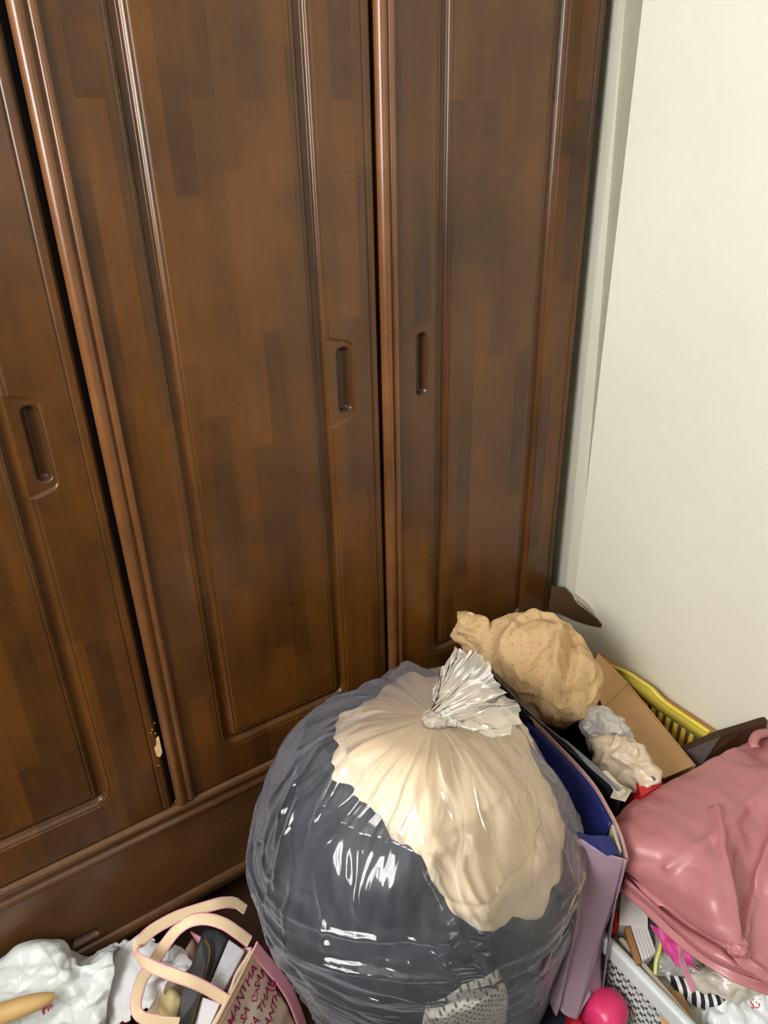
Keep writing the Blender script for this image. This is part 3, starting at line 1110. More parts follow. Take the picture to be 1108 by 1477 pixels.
def cream_shape(PH, Z):
    p = np.where(PH > 1.6, PH - 2 * np.pi, PH)
    sd = poly_sd(p * 0.24, Z, REG * np.array([0.24, 1.0]))
    c, s = ring(PH, 1.0)
    n = crumple(np.stack([c * 4, s * 4, Z * 9], -1), 61, 3)
    n2 = fbm(np.stack([c * 2, s * 2, Z * 5], -1), 64, 2)
    seam = np.exp(-((Z - 0.545 - 0.006 * np.sin(PH * 5)) / 0.0035) ** 2) * sstep(-2.1, -1.9, p) * (1 - sstep(-1.1, -0.9, p))
    return under_film(PH, Z, 0.80 + 0.178 * (1 - sstep(-0.035, 0.014, sd)), 0.006 * n + 0.004 * n2 + 0.020 * facets(np.stack([c * 0.25, s * 0.25, Z], -1), 22, 66, 5) - 0.005 * seam - 0.010 + lumps(PH, Z), 0.003)


def dark_shape(PH, Z):
    c, s = ring(PH, 1.0)
    n = crumple(np.stack([c * 3, s * 3, Z * 7 + PH * 0.8], -1), 71, 3)
    n2 = fbm(np.stack([c * 1.5, s * 1.5, Z * 4], -1), 74, 2)
    hole = 0.05 * np.exp(-((np.where(PH > 1.6, PH - 2 * np.pi, PH) + 3.35) / 0.35) ** 2 - ((Z - 0.47) / 0.09) ** 2)
    p_ = np.where(PH > 1.6, PH - 2 * np.pi, PH)
    hole = hole + 0.09 * (1 - sstep(-0.06, -0.012, poly_sd(p_ * 0.24, Z, REG * np.array([0.24, 1.0]))))
    edge = 0.045 * sstep(2.3, 2.9, np.where(PH < 0, PH + 2 * np.pi, PH)) * (1 - sstep(3.1, 3.5, np.where(PH < 0, PH + 2 * np.pi, PH)))
    return under_film(PH, Z, 0.945 - edge - hole - 0.25 * sstep(0.56, 0.70, Z), 0.016 * n + 0.008 * n2 - 0.006 + lumps(PH, Z), 0.012)


def content(name, shape, z0, z1, mat, label, cat, n=260, nzs=150, uv=False):
    zs = np.linspace(z0, z1, nzs)
    P = bag_points(n, shape, zs)
    V = P.reshape(-1, 3)
    F = grid_faces(n, nzs, cu=True) + [tuple(i * nzs for i in range(n))[::-1], tuple(i * nzs + nzs - 1 for i in range(n))]
    u = None
    if uv:
        ph = np.linspace(-np.pi, np.pi, n, endpoint=False)
        u = np.stack(np.meshgrid(ph * 0.25, zs, indexing='ij'), -1).reshape(-1, 2)
    o = mesh_obj(name, V, F, mat, uv=u)
    return tag(o, label, cat)


content('padded_quilt', cream_shape, 0.20, 0.682, M_cream, 'cream padded bedding filling the upper right of the clear rubbish bag', 'bedding')
content('dark_clothing', dark_shape, 0.012, 0.62, M_slate, 'dark slate clothing packed in the lower left of the clear rubbish bag', 'clothes')
KREG = np.array([(-2.175, 0.355), (-2.141, 0.409), (-2.019, 0.432), (-1.915, 0.449), (-1.634, 0.437), (-1.573, 0.398), (-1.552, 0.256)])


def knit_shape(PH, Z):
    sd = poly_sd(PH * 0.24, Z, KREG * np.array([0.24, 1.0]))
    c, s = ring(PH, 1.0)
    n = crumple(np.stack([c * 6, s * 6, Z * 10], -1), 81, 2)
    hole = np.cos(PH * 150) * np.cos(Z * 480)
    return under_film(PH, Z, 0.66 + 0.36 * (1 - sstep(-0.020, 0.008, sd)), 0.004 * n + 0.0012 * hole - 0.004 + lumps(PH, Z), 0.0035 - 0.001 * hole)


content('white_knitwear', knit_shape, 0.20, 0.47, M_lace, 'white lacy knitwear at the bottom of the clear rubbish bag', 'clothes', n=420, nzs=120, uv=True)

# ------------------------------------------------------------ helpers for flat print
def decal(text, origin, ex, ey, size, target, mat, parent, name='lettering', bold=0.012, shear=0.15, lift=0.0006, jitter=0.0, seed=0):
    """letters laid on the surface of target, cast along the plane's normal"""
    rnd = random.Random(seed)
    cu = bpy.data.curves.new(name, 'FONT')
    cu.body = text
    cu.size = 1.0
    cu.offset = bold
    cu.shear = shear
    cu.resolution_u = 3
    tmp = bpy.data.objects.new(name, cu)
    C.objects.link(tmp)
    bpy.context.view_layer.update()
    dg = bpy.context.evaluated_depsgraph_get()
    me = bpy.data.meshes.new_from_object(tmp.evaluated_get(dg))
    bpy.data.objects.remove(tmp)
    bpy.data.curves.remove(cu)
    ex, ey = Vector(ex).normalized(), Vector(ey).normalized()
    ey = (ey - ex * ey.dot(ex)).normalized()
    n = ex.cross(ey)
    tm = target.matrix_world.copy()
    bm_ = BVHTree.FromPolygons([tm @ v.co for v in target.data.vertices], [tuple(p.vertices) for p in target.data.polygons])
    for v in me.vertices:
        wob = jitter * math.sin(v.co.x * 7.1 + seed) * 0.5
        p = Vector(origin) + ex * (v.co.x * size) + ey * ((v.co.y + wob) * size)
        h = bm_.ray_cast(p + n * 0.08, -n, 0.3)
        v.co = (h[0] + n * lift) if h[0] else p
    me.materials.clear()
    me.materials.append(mat)
    o = bpy.data.objects.new(name, me)
    C.objects.link(o)
    if parent is not None:
        if parent.type == 'EMPTY':
            at_root(o, parent)
        else:
            o.parent = parent
    return o


# ------------------------------------------------------------ white carrier bag, tissue, bits by the drawer
wrows = [[(-0.256, 0.167, 0.030), (-0.148, 0.149, 0.030), (-0.083, 0.121, 0.030), (-0.045, 0.053, 0.050), (0.018, 0.029, 0.050), (0.061, 0.009, 0.060)],
         [(-0.213, 0.008, 0.215), (-0.140, 0.002, 0.235), (-0.108, 0.002, 0.245), (-0.057, -0.032, 0.245), (-0.037, -0.072, 0.225), (0.021, -0.094, 0.225)],
         [(-0.213, -0.029, 0.230), (-0.142, -0.044, 0.255), (-0.110, -0.057, 0.265), (-0.066, -0.085, 0.265), (-0.039, -0.105, 0.235), (0.011, -0.126, 0.235)],
         [(-0.219, -0.047, 0.215), (-0.153, -0.065, 0.235), (-0.120, -0.085, 0.250), (-0.076, -0.106, 0.245), (-0.045, -0.132, 0.225), (-0.003, -0.144, 0.220)],
         [(-0.231, -0.053, 0.170), (-0.169, -0.083, 0.190), (-0.134, -0.104, 0.205), (-0.089, -0.130, 0.210), (-0.058, -0.149, 0.195), (-0.023, -0.158, 0.180)],
         [(-0.259, -0.101, 0.080), (-0.199, -0.124, 0.090), (-0.162, -0.131, 0.100), (-0.118, -0.155, 0.100), (-0.083, -0.173, 0.100), (-0.050, -0.183, 0.100)],
         [(-0.284, -0.155, 0.004), (-0.228, -0.183, 0.004), (-0.194, -0.185, 0.004), (-0.149, -0.204, 0.004), (-0.113, -0.217, 0.004), (-0.082, -0.227, 0.004)]]
g = control_sheet(wrows, 190, 170)
nw = normals(g)
nw = nw * (1 if nw[..., 2].mean() > 0 else -1)
damp = np.clip((-0.016 - g[..., 1]) / 0.05, 0.1, 1)
spot = np.array((-0.099, -0.104, 0.250))
damp = damp * (1 - 0.9 * np.exp(-(np.linalg.norm(g[..., :2] - spot[:2], axis=-1) / 0.022) ** 2))
g = g + nw * (damp * (0.030 * facets(g, 30, 12, 6) + 0.014 * facets(g, 70, 15, 5)))[..., None]
g[..., 1] = np.minimum(g[..., 1], -0.014)
g[..., 2] = np.maximum(g[..., 2], 0.003)
wb = grid_obj('carrier_bag', g, M_plastic_white, thick=0.0008)
tag(wb, 'crumpled white plastic carrier bag with faint red print by the drawer', 'bag')
decal("www.J", (-0.085, -0.111, 0.250), (-0.95, 0.2, 0), (-0.2, -0.9, 0.2), 0.011, wb, M_red_ink, wb, 'print', shear=0.2)
o = tube('wooden_crescent', [(-0.199, -0.094, 0.235), (-0.158, -0.113, 0.255), (-0.128, -0.124, 0.262), (-0.101, -0.131, 0.262), (-0.079, -0.133, 0.258)], 0.0165, M_tan, n=40, sides=16,
         taper=lambda t: np.sqrt(np.clip(1.02 - t ** 2.2, 0.02, 1)))
tag(o, 'tan crescent-shaped piece lying on the white carrier bag', 'scrap')


def sheet(name, rows, mat, label, cat, nu=60, nv=60, amp=0.01, freq=14, seed=1, thick=0.0008, group=None, octaves=3, parent=None, edge=0.0):
    g = control_sheet(rows, nu, nv)
    n = normals(g)
    g = g + n * (amp * (0.5 * crumple(g * freq, seed, octaves) + 1.0 * facets(g, freq * 3.6, seed, 5)))[..., None]
    if edge:
        w = np.zeros(g.shape[:2])
        for ax in (0, 1):
            ii = np.minimum(np.arange(g.shape[ax]), np.arange(g.shape[ax])[::-1])
            wx = np.clip(1 - ii / 5.0, 0, 1)
            w = np.maximum(w, wx[:, None] if ax == 0 else wx[None, :])
        g = g + (w * edge)[..., None] * np.stack([perlin(g * 60, seed + 1), perlin(g * 60, seed + 2), perlin(g * 60, seed + 3) * .5], -1)
    o = grid_obj(name, g, mat, parent, thick=thick)
    if label:
        tag(o, label, cat, group)
    return o


sheet('tissue_sheet', [[(-0.035, -0.041, 0.170), (0.015, -0.055, 0.190), (0.067, -0.079, 0.210), (0.090, -0.105, 0.200)], [(-0.035, -0.092, 0.175), (0.008, -0.111, 0.200), (0.052, -0.128, 0.215), (0.082, -0.144, 0.200)],
                       [(-0.032, -0.128, 0.165), (0.002, -0.144, 0.185), (0.037, -0.152, 0.200), (0.061, -0.161, 0.190)], [(-0.033, -0.157, 0.140), (-0.009, -0.173, 0.160), (0.013, -0.182, 0.170), (0.032, -0.168, 0.170)]],
      M_tissue, 'torn white tissue paper between the white carrier bag and the tote bag', 'paper', amp=0.010, freq=13, seed=5, edge=0.012)
sheet('tissue_scrap', [[(0.048, -0.135, 0.215), (0.072, -0.145, 0.220), (0.092, -0.169, 0.225)], [(0.035, -0.164, 0.210), (0.057, -0.181, 0.222), (0.074, -0.202, 0.220)],
                       [(0.019, -0.188, 0.190), (0.036, -0.198, 0.200), (0.057, -0.205, 0.200)]],
      M_tissue, 'white tissue scrap seen through the left loop of the tote handles', 'paper', nu=40, nv=40, amp=0.012, freq=22, seed=9, edge=0.01)
sheet('tissue_tuft', [[(0.104, -0.124, 0.220), (0.114, -0.155, 0.225), (0.125, -0.185, 0.225)], [(0.084, -0.146, 0.215), (0.098, -0.177, 0.225), (0.111, -0.195, 0.225)],
                      [(0.067, -0.159, 0.210), (0.085, -0.184, 0.215), (0.101, -0.200, 0.215)]],
      M_tissue, 'white tissue tuft inside the tote beside the black pouch', 'paper', nu=40, nv=40, amp=0.012, freq=25, seed=14, edge=0.014)
o = slab('red_packet', [(-0.022, -0.129, 0.125), (-0.007, -0.109, 0.130), (0.001, -0.136, 0.130), (-0.001, -0.168, 0.120), (-0.026, -0.157, 0.120)][::-1], 0.02, M_red, bevel=0.003)
tag(o, 'small red packet poking out under the white tissue', 'packet')

# ------------------------------------------------------------ tote bag with pink writing
rR, rL = Vector((0.212, -0.228, 0.243)), Vector((0.035, -0.358, 0.243))
bR, bL = Vector((0.262, -0.286, 0.012)), Vector((0.085, -0.416, 0.012))
back = Vector((-0.075, 0.085, 0.0))
tote = root('tote_bag', (0.12, -0.28, 0.0))
tag(tote, 'cream tote bag covered in pink handwriting, with pale leather handles', 'bag')
nU, nV = 40, 30
G = np.zeros((nU, nV, 3))
for i in range(nU):
    for j in range(nV):
        u, v = i / (nU - 1), j / (nV - 1)
        p = (rL.lerp(rR, u)).lerp(bL.lerp(bR, u), v)
        G[i, j] = p
nrm = normals(G)
U_, V_ = np.meshgrid(np.linspace(0, 1, nU), np.linspace(0, 1, nV), indexing='ij')
G = G - nrm * (0.014 * np.sin(V_ * np.pi) * np.sin(U_ * np.pi) + 0.006 * fbm(G * 14, 3, 2))[..., None] * (1 if (nrm[..., 1].mean() > 0) else -1)
front = at_root(grid_obj('front_panel', G, M_canvas, thick=0.003), tote)
Gb = np.zeros((12, 12, 3))
for i in range(12):
    for j in range(12):
        u, v = i / 11, j / 11
        Gb[i, j] = (rL.lerp(rR, u)).lerp(bL.lerp(bR, u), v) + back * (1 + 0.1 * v) - Vector((0, 0, 0.02)) * (1 - v)
at_root(grid_obj('back_panel', Gb, M_canvas, thick=0.003), tote)
for a, b_ in ((rR, bR), (rL, bL)):
    S = np.array([[(a.lerp(b_, j / 9) + back * (i / 7) + Vector((0.0, -0.0, -0.02)) * math.sin(i / 7 * math.pi) * (1 - j / 9)) for j in range(10)] for i in range(8)])
    at_root(grid_obj('side_panel', S, M_pink_trim, thick=0.003), tote)
e1 = (rR - rL).normalized()
e2 = (bR - rR).normalized()
nn = e1.cross(e2)
if nn.y > 0:
    nn = -nn
off = nn * 0.006
at_root(ribbon('rim_band', [rL + off + e2 * 0.007, rL.lerp(rR, .5) + off * 1.3 + e2 * 0.007, rR + off + e2 * 0.007], [e2, e2, e2], 0.015, 0.003, M_cream_leather), tote)
for dd in (0.002, 0.0125):
    at_root(tube('stitching', [rL + off * 1.35 + e2 * dd, rL.lerp(rR, .5) + off * 1.65 + e2 * dd, rR + off * 1.35 + e2 * dd], 0.0005, M_stitch, n=20, sides=6), tote)
at_root(ribbon('seam_trim', [rR + off, rR.lerp(bR, .5) + off * 2.6 + e1 * 0.008, bR + off], [e1, e1, e1], 0.022, 0.004, M_pink_trim), tote)
def on_panel(a, d):
    return rR - e1 * a + e2 * d
up_ = -e2
for k, (txt, a, d, sz) in enumerate([("SAMANTHA THAV", 0.137, 0.037, 0.0235), ("SA", 0.088, 0.064, 0.021), ("SAM", 0.036, 0.060, 0.021), ("SA THAV", 0.086, 0.091, 0.0215), ("SAMANTHA", 0.10, 0.119, 0.021)]):
    decal(txt, on_panel(a, d), e1, up_, sz, front, M_pink_ink, tote, 'lettering', bold=0.02, jitter=0.18, seed=k, lift=0.0022, shear=0.12)
hb = on_panel(0.052, 0.052)
heart = [(0, -0.9), (-0.55, -0.3), (-0.95, 0.25), (-0.72, 0.78), (-0.3, 0.8), (0, 0.38), (0.3, 0.8), (0.72, 0.78), (0.95, 0.25), (0.55, -0.3), (0, -0.9)]
for (ha, hd, hs_) in ((0.050, 0.050, 0.0085), (0.012, 0.082, 0.008)):
    at_root(tube('heart_outline', [on_panel(ha, hd) + e1 * (x * hs_) + up_ * (y * hs_) + off * 2.4 for x, y in heart], 0.0011, M_pink_ink, n=50, sides=6), tote)
N0 = np.array((-0.45, -0.55, 0.70))


def handle(pts, w):
    P = np.array(pts)
    T = np.gradient(P, axis=0)
    W = np.cross(T, np.array(w) if np.ndim(w) == 2 else np.tile(w, (len(P), 1)))
    h = ribbon('handle', pts, W, 0.0165, 0.0035, M_cream_leather, n=70)
    at_root(h, tote)
    P2, W2, N2, hh, tt = ribbon_data(pts, W, 0.0165, 0.0035, 70)
    for sgn in (-1, 1):
        t_ = tube('edge_piping', (P2 + W2 * hh * sgn)[::5], 0.0014, M_pink_trim, n=70, sides=6)
        t_.parent = h
    return h


handle([(0.146, -0.282, 0.235), (0.124, -0.263, 0.262), (0.099, -0.244, 0.285), (0.065, -0.208, 0.295), (0.047, -0.180, 0.300), (0.047, -0.165, 0.302), (0.057, -0.155, 0.302), (0.082, -0.145, 0.300), (0.124, -0.142, 0.295),
        (0.155, -0.146, 0.290), (0.186, -0.151, 0.285), (0.214, -0.152, 0.270), (0.230, -0.164, 0.250)],
       np.array([N0] * 4 + [(-0.9, -0.2, 0.3)] * 2 + [(0.3, -0.5, 0.8)] * 7))
handle([(0.213, -0.218, 0.245), (0.196, -0.203, 0.270), (0.178, -0.184, 0.285), (0.151, -0.163, 0.290), (0.123, -0.155, 0.285), (0.099, -0.158, 0.275), (0.074, -0.169, 0.265), (0.052, -0.182, 0.262), (0.039, -0.192, 0.262), (0.025, -0.214, 0.260),
        (0.021, -0.234, 0.258), (0.034, -0.249, 0.250), (0.070, -0.269, 0.235)],
       np.array([(0.1, -0.5, 0.85)] * 7 + [(-0.3, -0.6, 0.75)] * 3 + [(-0.5, -0.6, 0.6)] * 3))

# what the tote holds
pch = root('zip_pouch', (0.136, -0.163, 0.160))
tag(pch, 'black coated pouch with a brass zip inside the tote bag', 'pouch')
at_root(slab('body', [(0.164, -0.156, 0.250), (0.176, -0.170, 0.248), (0.187, -0.190, 0.242), (0.135, -0.231, 0.225), (0.085, -0.270, 0.205), (0.064, -0.253, 0.200), (0.090, -0.217, 0.220), (0.141, -0.169, 0.245), (0.154, -0.157, 0.250)][::-1], 0.025, M_pouch, bevel=0.006), pch)
zp = [(0.151, -0.179, 0.252), (0.152, -0.191, 0.250), (0.147, -0.205, 0.246), (0.129, -0.229, 0.240), (0.110, -0.249, 0.230), (0.086, -0.274, 0.218)]
at_root(ribbon('zip_tape', zp, [(0.8, 0.3, 0)] * 6, 0.007, 0.002, M_blackbag), pch)
zz = spline(zp, 60)
V, F = [], []
for p in zz:
    v, f = box_data(p[0], p[1], p[2] + 0.0012, 0.0042, 0.0011, 0.0012, 0.4)
    F += [tuple(i + len(V) for i in q) for q in f]
    V += v
o = at_root(mesh_obj('zip_teeth', V, F, M_brass, smooth=False), pch)
o['kind'] = 'stuff'
o = slab('clear_sleeve', [(0.185, -0.197, 0.250), (0.200, -0.228, 0.246), (0.144, -0.266, 0.240), (0.133, -0.240, 0.236)][::-1], 0.006, M_frost, bevel=0.002)
tag(o, 'grey translucent plastic sleeve between the black pouch and the tote rim', 'sleeve')
o = slab('paper_wad', [(0.115, -0.246, 0.226), (0.136, -0.272, 0.226), (0.106, -0.291, 0.212), (0.086, -0.275, 0.208)][::-1], 0.006, M_tissue, bevel=0.002)
tag(o, 'folded white paper standing against the inside of the tote front', 'paper')
o = blob('coin_purse', (0.067, -0.208, 0.170), (0.022, 0.030, 0.045), M_cream_pouch, amp=0.006, freq=30, seed=3, soft=True, power=3, rz=0.5, nu=60, nv=40)
tag(o, 'butter yellow soft purse inside the tote left of the black pouch', 'purse')

# ------------------------------------------------------------ mauve paper bag with navy folder
mb = root('paper_carrier', (0.70, -0.45, 0.0))
tag(mb, 'mauve paper carrier bag standing open right of the clear rubbish bag', 'bag')
FT = [(0.648, -0.491, 0.502), (0.652, -0.525, 0.500), (0.663, -0.556, 0.498), (0.680, -0.578, 0.496)]
far_t, far_b = (0.735, -0.29, 0.505), (0.715, -0.29, 0.20)
rows = [[far_t, FT[0], FT[1], FT[2], FT[3]],
        [(0.72, -0.29, 0.41), (0.617, -0.540, 0.420), (0.634, -0.547, 0.415), (0.650, -0.557, 0.410), (0.671, -0.578, 0.405)],
        [(0.715, -0.29, 0.32), (0.601, -0.549, 0.310), (0.612, -0.560, 0.305), (0.624, -0.568, 0.300), (0.647, -0.580, 0.295)],
        [far_b, (0.574, -0.561, 0.225), (0.577, -0.577, 0.222), (0.581, -0.590, 0.220), (0.592, -0.604, 0.215)]]
g = control_sheet(rows, 50, 60)
g = g + normals(g) * (0.004 * crumple(g * 9, 5, 2))[..., None]
at_root(grid_obj('front_panel', g, M_mauve, thick=0.0012), mb)
BT = [(0.765, -0.285, 0.508), (0.744, -0.443, 0.508), (0.722, -0.511, 0.506), (0.703, -0.552, 0.502), (0.682, -0.583, 0.496)]
rows = [BT, [(0.77, -0.285, 0.40), (0.725, -0.462, 0.420), (0.713, -0.518, 0.420), (0.693, -0.560, 0.415), (0.676, -0.581, 0.405)],
        [(0.775, -0.285, 0.21), (0.76, -0.42, 0.21), (0.735, -0.50, 0.21), (0.70, -0.56, 0.21), (0.655, -0.60, 0.21)]]
g2 = control_sheet(rows, 30, 50)
at_root(grid_obj('back_panel', g2, M_mauve, thick=0.0012), mb)
at_root(tube('turned_rim', [Vector(p) + Vector((0, 0, 0.001)) for p in BT], 0.0022, M_mauve_edge, n=50, sides=8), mb)
gus = control_sheet([[FT[3], (0.680, -0.582, 0.497), BT[4]], [(0.671, -0.578, 0.405), (0.680, -0.575, 0.390), (0.676, -0.581, 0.405)], [(0.647, -0.580, 0.295), (0.653, -0.580, 0.300), (0.669, -0.574, 0.300)],
                     [(0.592, -0.604, 0.215), (0.629, -0.595, 0.220), (0.655, -0.60, 0.21)]], 30, 14)
at_root(grid_obj('side_gusset', gus, M_mauve, thick=0.0012), mb)
foot = control_sheet([[(0.579, -0.568, 0.230), (0.576, -0.590, 0.225), (0.591, -0.605, 0.215)], [(0.608, -0.572, 0.235), (0.610, -0.589, 0.230), (0.610, -0.601, 0.225)], [(0.647, -0.569, 0.250), (0.635, -0.587, 0.240), (0.627, -0.599, 0.235)]], 12, 12)
at_root(grid_obj('folded_base', foot, M_mauve, thick=0.0012), mb)
nf = root('navy_folder', (0.72, -0.42, 0.21))
tag(nf, 'navy blue card folder standing inside the mauve paper bag', 'folder')
NT = [(0.757, -0.29, 0.503), (0.741, -0.439, 0.504), (0.723, -0.496, 0.503), (0.710, -0.527, 0.500)]
nb = control_sheet([NT, [Vector(p) + Vector((-0.024, 0.004, -0.10)) for p in NT], [Vector(p) + Vector((-0.034, 0.012, -0.27)) for p in NT]], 20, 30)
at_root(grid_obj('back_cover', nb, M_navy, thick=0.002), nf)
at_root(slab('front_flap', [(0.648, -0.497, 0.502), (0.663, -0.525, 0.503), (0.690, -0.541, 0.499), (0.678, -0.570, 0.499), (0.662, -0.562, 0.499), (0.654, -0.534, 0.501)][::-1], 0.002, M_navy, bevel=0), nf)
o = slab('white_card', [(0.710, -0.528, 0.497), (0.713, -0.531, 0.497), (0.688, -0.568, 0.494), (0.684, -0.566, 0.494)][::-1], 0.12, M_paper, bevel=0)
tag(o, 'thin pale card between the navy folder and the mauve bag', 'card')

# ------------------------------------------------------------ black bag stuffed with cloth
bb = root('shopping_bag', (0.83, -0.32, 0.0))
tag(bb, 'tall black shopping bag with a grey rim holding the dotted beige cloth', 'bag')
Ltop = [(0.800, -0.060, 0.52), (0.786, -0.108, 0.520), (0.774, -0.199, 0.518), (0.764, -0.291, 0.514), (0.765, -0.408, 0.512), (0.766, -0.501, 0.508)]
Rtop = [(0.945, -0.10, 0.505), (0.888, -0.311, 0.502), (0.878, -0.343, 0.500), (0.856, -0.437, 0.497), (0.839, -0.508, 0.494)]
g = control_sheet([Ltop, [Vector(p) + Vector((-0.004, 0, -0.12)) for p in Ltop], [(p[0], p[1], 0.012) for p in Ltop]], 30, 60)
g = g + normals(g) * (0.006 * crumple(g * 8, 15, 2))[..., None]
at_root(grid_obj('side_panel', g, M_blackbag, thick=0.0015), bb)
g = control_sheet([Rtop, [Vector(p) + Vector((0.004, 0, -0.12)) for p in Rtop], [(p[0], p[1], 0.012) for p in Rtop]], 20, 50)
at_root(grid_obj('side_panel', g, M_blackbag, thick=0.0015), bb)
for a, b_ in ((Ltop[0], Rtop[0]), (Ltop[-1], Rtop[-1])):
    g = np.array([[Vector(a).lerp(Vector(b_), i / 9) * 1.0 for i in range(10)] for j in range(10)])
    g[..., 2] *= np.linspace(0.9, 0.02, 10)[:, None]
    at_root(grid_obj('end_panel', g, M_blackbag, thick=0.0015), bb)
at_root(ribbon('rim', [Vector(p) + Vector((0, 0, 0.002)) for p in Ltop], [(-0.5, 0, 0.85)] * len(Ltop), 0.016, 0.002, M_greyrim), bb)
at_root(tube('rim', [Vector(p) + Vector((0, 0, 0.002)) for p in Rtop], 0.0022, M_greyrim, n=40, sides=8), bb)


def cloth_edit(P):
    x, y, z = P[..., 0], P[..., 1], P[..., 2]
    P = P.copy()
    # rolled folds running across the top
    f = 0.016 * np.abs(np.sin((x * 0.7 + y * 0.6) * 30 + 4 * perlin(P * 8, 4))) * sstep(0.0, 0.05, z) * sstep(-0.06, 0.06, y)
    # deep folds: hood over the back, a rolled edge across the middle
    W = P + np.array((0.862, -0.205, 0.515))
    lift = np.zeros(z.shape)
    for pts, h_, w_ in (([(0.694, -0.272, 0.600)[:2], (0.748, -0.276, 0.610)[:2], (0.811, -0.277, 0.610)[:2], (0.879, -0.239, 0.600)[:2]], 0.020, 0.012),
                        ([(0.688, -0.290, 0.600)[:2], (0.742, -0.306, 0.600)[:2], (0.816, -0.304, 0.600)[:2], (0.898, -0.257, 0.590)[:2]], -0.022, 0.010),
                        ([(0.727, -0.227, 0.600)[:2], (0.782, -0.227, 0.610)[:2], (0.835, -0.235, 0.610)[:2]], -0.018, 0.012),
                        ([(0.728, -0.203, 0.600)[:2], (0.810, -0.164, 0.600)[:2], (0.896, -0.174, 0.590)[:2], (0.923, -0.259, 0.580)[:2]], 0.016, 0.011),
                        ([(0.751, -0.355, 0.600)[:2], (0.801, -0.355, 0.590)[:2], (0.873, -0.323, 0.580)[:2]], -0.008, 0.010)):
        d_, t_ = curve_dist(W, np.array(pts), 20)
        lift = lift + h_ * np.exp(-(d_ / w_) ** 2)
    P[..., 2] = z + f * 0.5 + lift * sstep(-0.02, 0.04, z)
    return P


o = blob('spotted_cloth', (0.862, -0.205, 0.515), (0.074, 0.125, 0.098), M_dotted, nu=220, nv=150, amp=0.026, freq=8, seed=33, octaves=3, power=2.3, rz=0.12, edit=cloth_edit,
         uv=((1, 0, 0.3), (0, 1, 0.3)))
tag(o, 'bunched beige cloth with small brown spots on top of the black bag', 'cloth')
o = blob('grey_cloth', (0.805, -0.085, 0.545), (0.024, 0.045, 0.055), M_dotted, nu=100, nv=70, amp=0.020, freq=16, seed=36, rz=0.3, uv=((1, 0, 0.3), (0, 1, 0.3)))
tag(o, 'twisted end of pale spotted cloth against the wardrobe at the back of the pile', 'cloth')
def soft_facets(P):
    n = P / (np.linalg.norm(P, axis=-1)[..., None] + 1e-9)
    return P + n * (0.009 * facets(P, 40, 46, 4) + 0.002 * crumple(P * 40, 47, 2))[..., None]


o = blob('wrapped_bundle', (0.842, -0.446, 0.475), (0.030, 0.060, 0.048), M_plush, nu=140, nv=90, amp=0.018, freq=26, seed=40, octaves=2, rz=0.15, edit=soft_facets)
tag(o, 'beige soft bundle beside the cardboard carton in the black bag', 'bundle')
o = blob('crumpled_plastic', (0.874, -0.373, 0.475), (0.030, 0.048, 0.045), M_wrap, nu=140, nv=90, amp=0.014, freq=24, seed=43, rz=0.1, edit=soft_facets)
tag(o, 'crumpled pale grey plastic between the spotted cloth and the beige bundle', 'plastic')
for k, (q, lab) in enumerate([
        ([(0.762, -0.373, 0.524), (0.762, -0.450, 0.522), (0.757, -0.502, 0.518), (0.752, -0.500, 0.518), (0.752, -0.441, 0.520)], 'grey creased strip along the left rim of the black bag'),
        ([(0.760, -0.458, 0.520), (0.770, -0.464, 0.520), (0.766, -0.508, 0.515), (0.747, -0.509, 0.515)], 'off-white paper strip below the beige bundle'),
        ([(0.777, -0.481, 0.505), (0.783, -0.506, 0.505), (0.759, -0.513, 0.502), (0.746, -0.494, 0.502)], 'small cream paper scrap at the near end of the black bag')]):
    o = slab('loose_paper', q[::-1], 0.001, M_greyrim if k == 0 else M_paper, bevel=0)
    tag(o, lab, 'paper')
o = slab('red_box', [(0.822, -0.486, 0.485), (0.854, -0.497, 0.485), (0.861, -0.511, 0.480), (0.805, -0.511, 0.480)][::-1], 0.10, M_red, bevel=0.002)
tag(o, 'red box corner between the cardboard carton and the pink bag', 'box')

# ------------------------------------------------------------ carton, yellow and orange trays, plank
ct = root('cardboard_carton', (1.0, -0.37, 0.0))
tag(ct, 'open brown cardboard carton beside the yellow slotted tray', 'carton')
cA, cB = Vector((1.068, -0.271, 0.425)), Vector((0.988, -0.491, 0.425))
cd_ = (cB - cA).normalized()
cp = Vector((cd_.y, -cd_.x, 0))
if cp.x > 0:
    cp = -cp
cl = (cB - cA).length
ang = math.atan2(cd_.y, cd_.x)


def wall_between(name, a, b_, zt, th, mat, parent):
    mid = (a + b_) / 2
    o = boxes(name, [(mid.x, mid.y, zt / 2 + 0.001, (b_ - a).length, th, zt - 0.002, math.atan2(b_.y - a.y, b_.x - a.x))], mat, bevel=0.001)
    return at_root(o, parent)


wd = 0.115
wall_between('side_panel', cA, cB, 0.425, 0.004, M_kraft, ct)
wall_between('side_panel', cA + cp * wd, cB + cp * wd, 0.30, 0.004, M_kraft, ct)
wall_between('end_panel', cA, cA + cp * wd, 0.425, 0.004, M_kraft, ct)
wall_between('end_panel', cB, cB + cp * wd, 0.33, 0.004, M_kraft, ct)
at_root(slab('flap', [Vector((1.064, -0.272, 0.426)), Vector((0.985, -0.490, 0.426)), Vector((0.918, -0.477, 0.424)), Vector((0.970, -0.291, 0.424))][::-1], 0.003, M_kraft, bevel=0.0005), ct)
at_root(slab('flap', [Vector((1.068, -0.271, 0.425)), Vector((0.968, -0.291, 0.425)), Vector((0.963, -0.251, 0.480)), Vector((1.018, -0.224, 0.495))], 0.003, M_kraft, bevel=0.0005), ct)


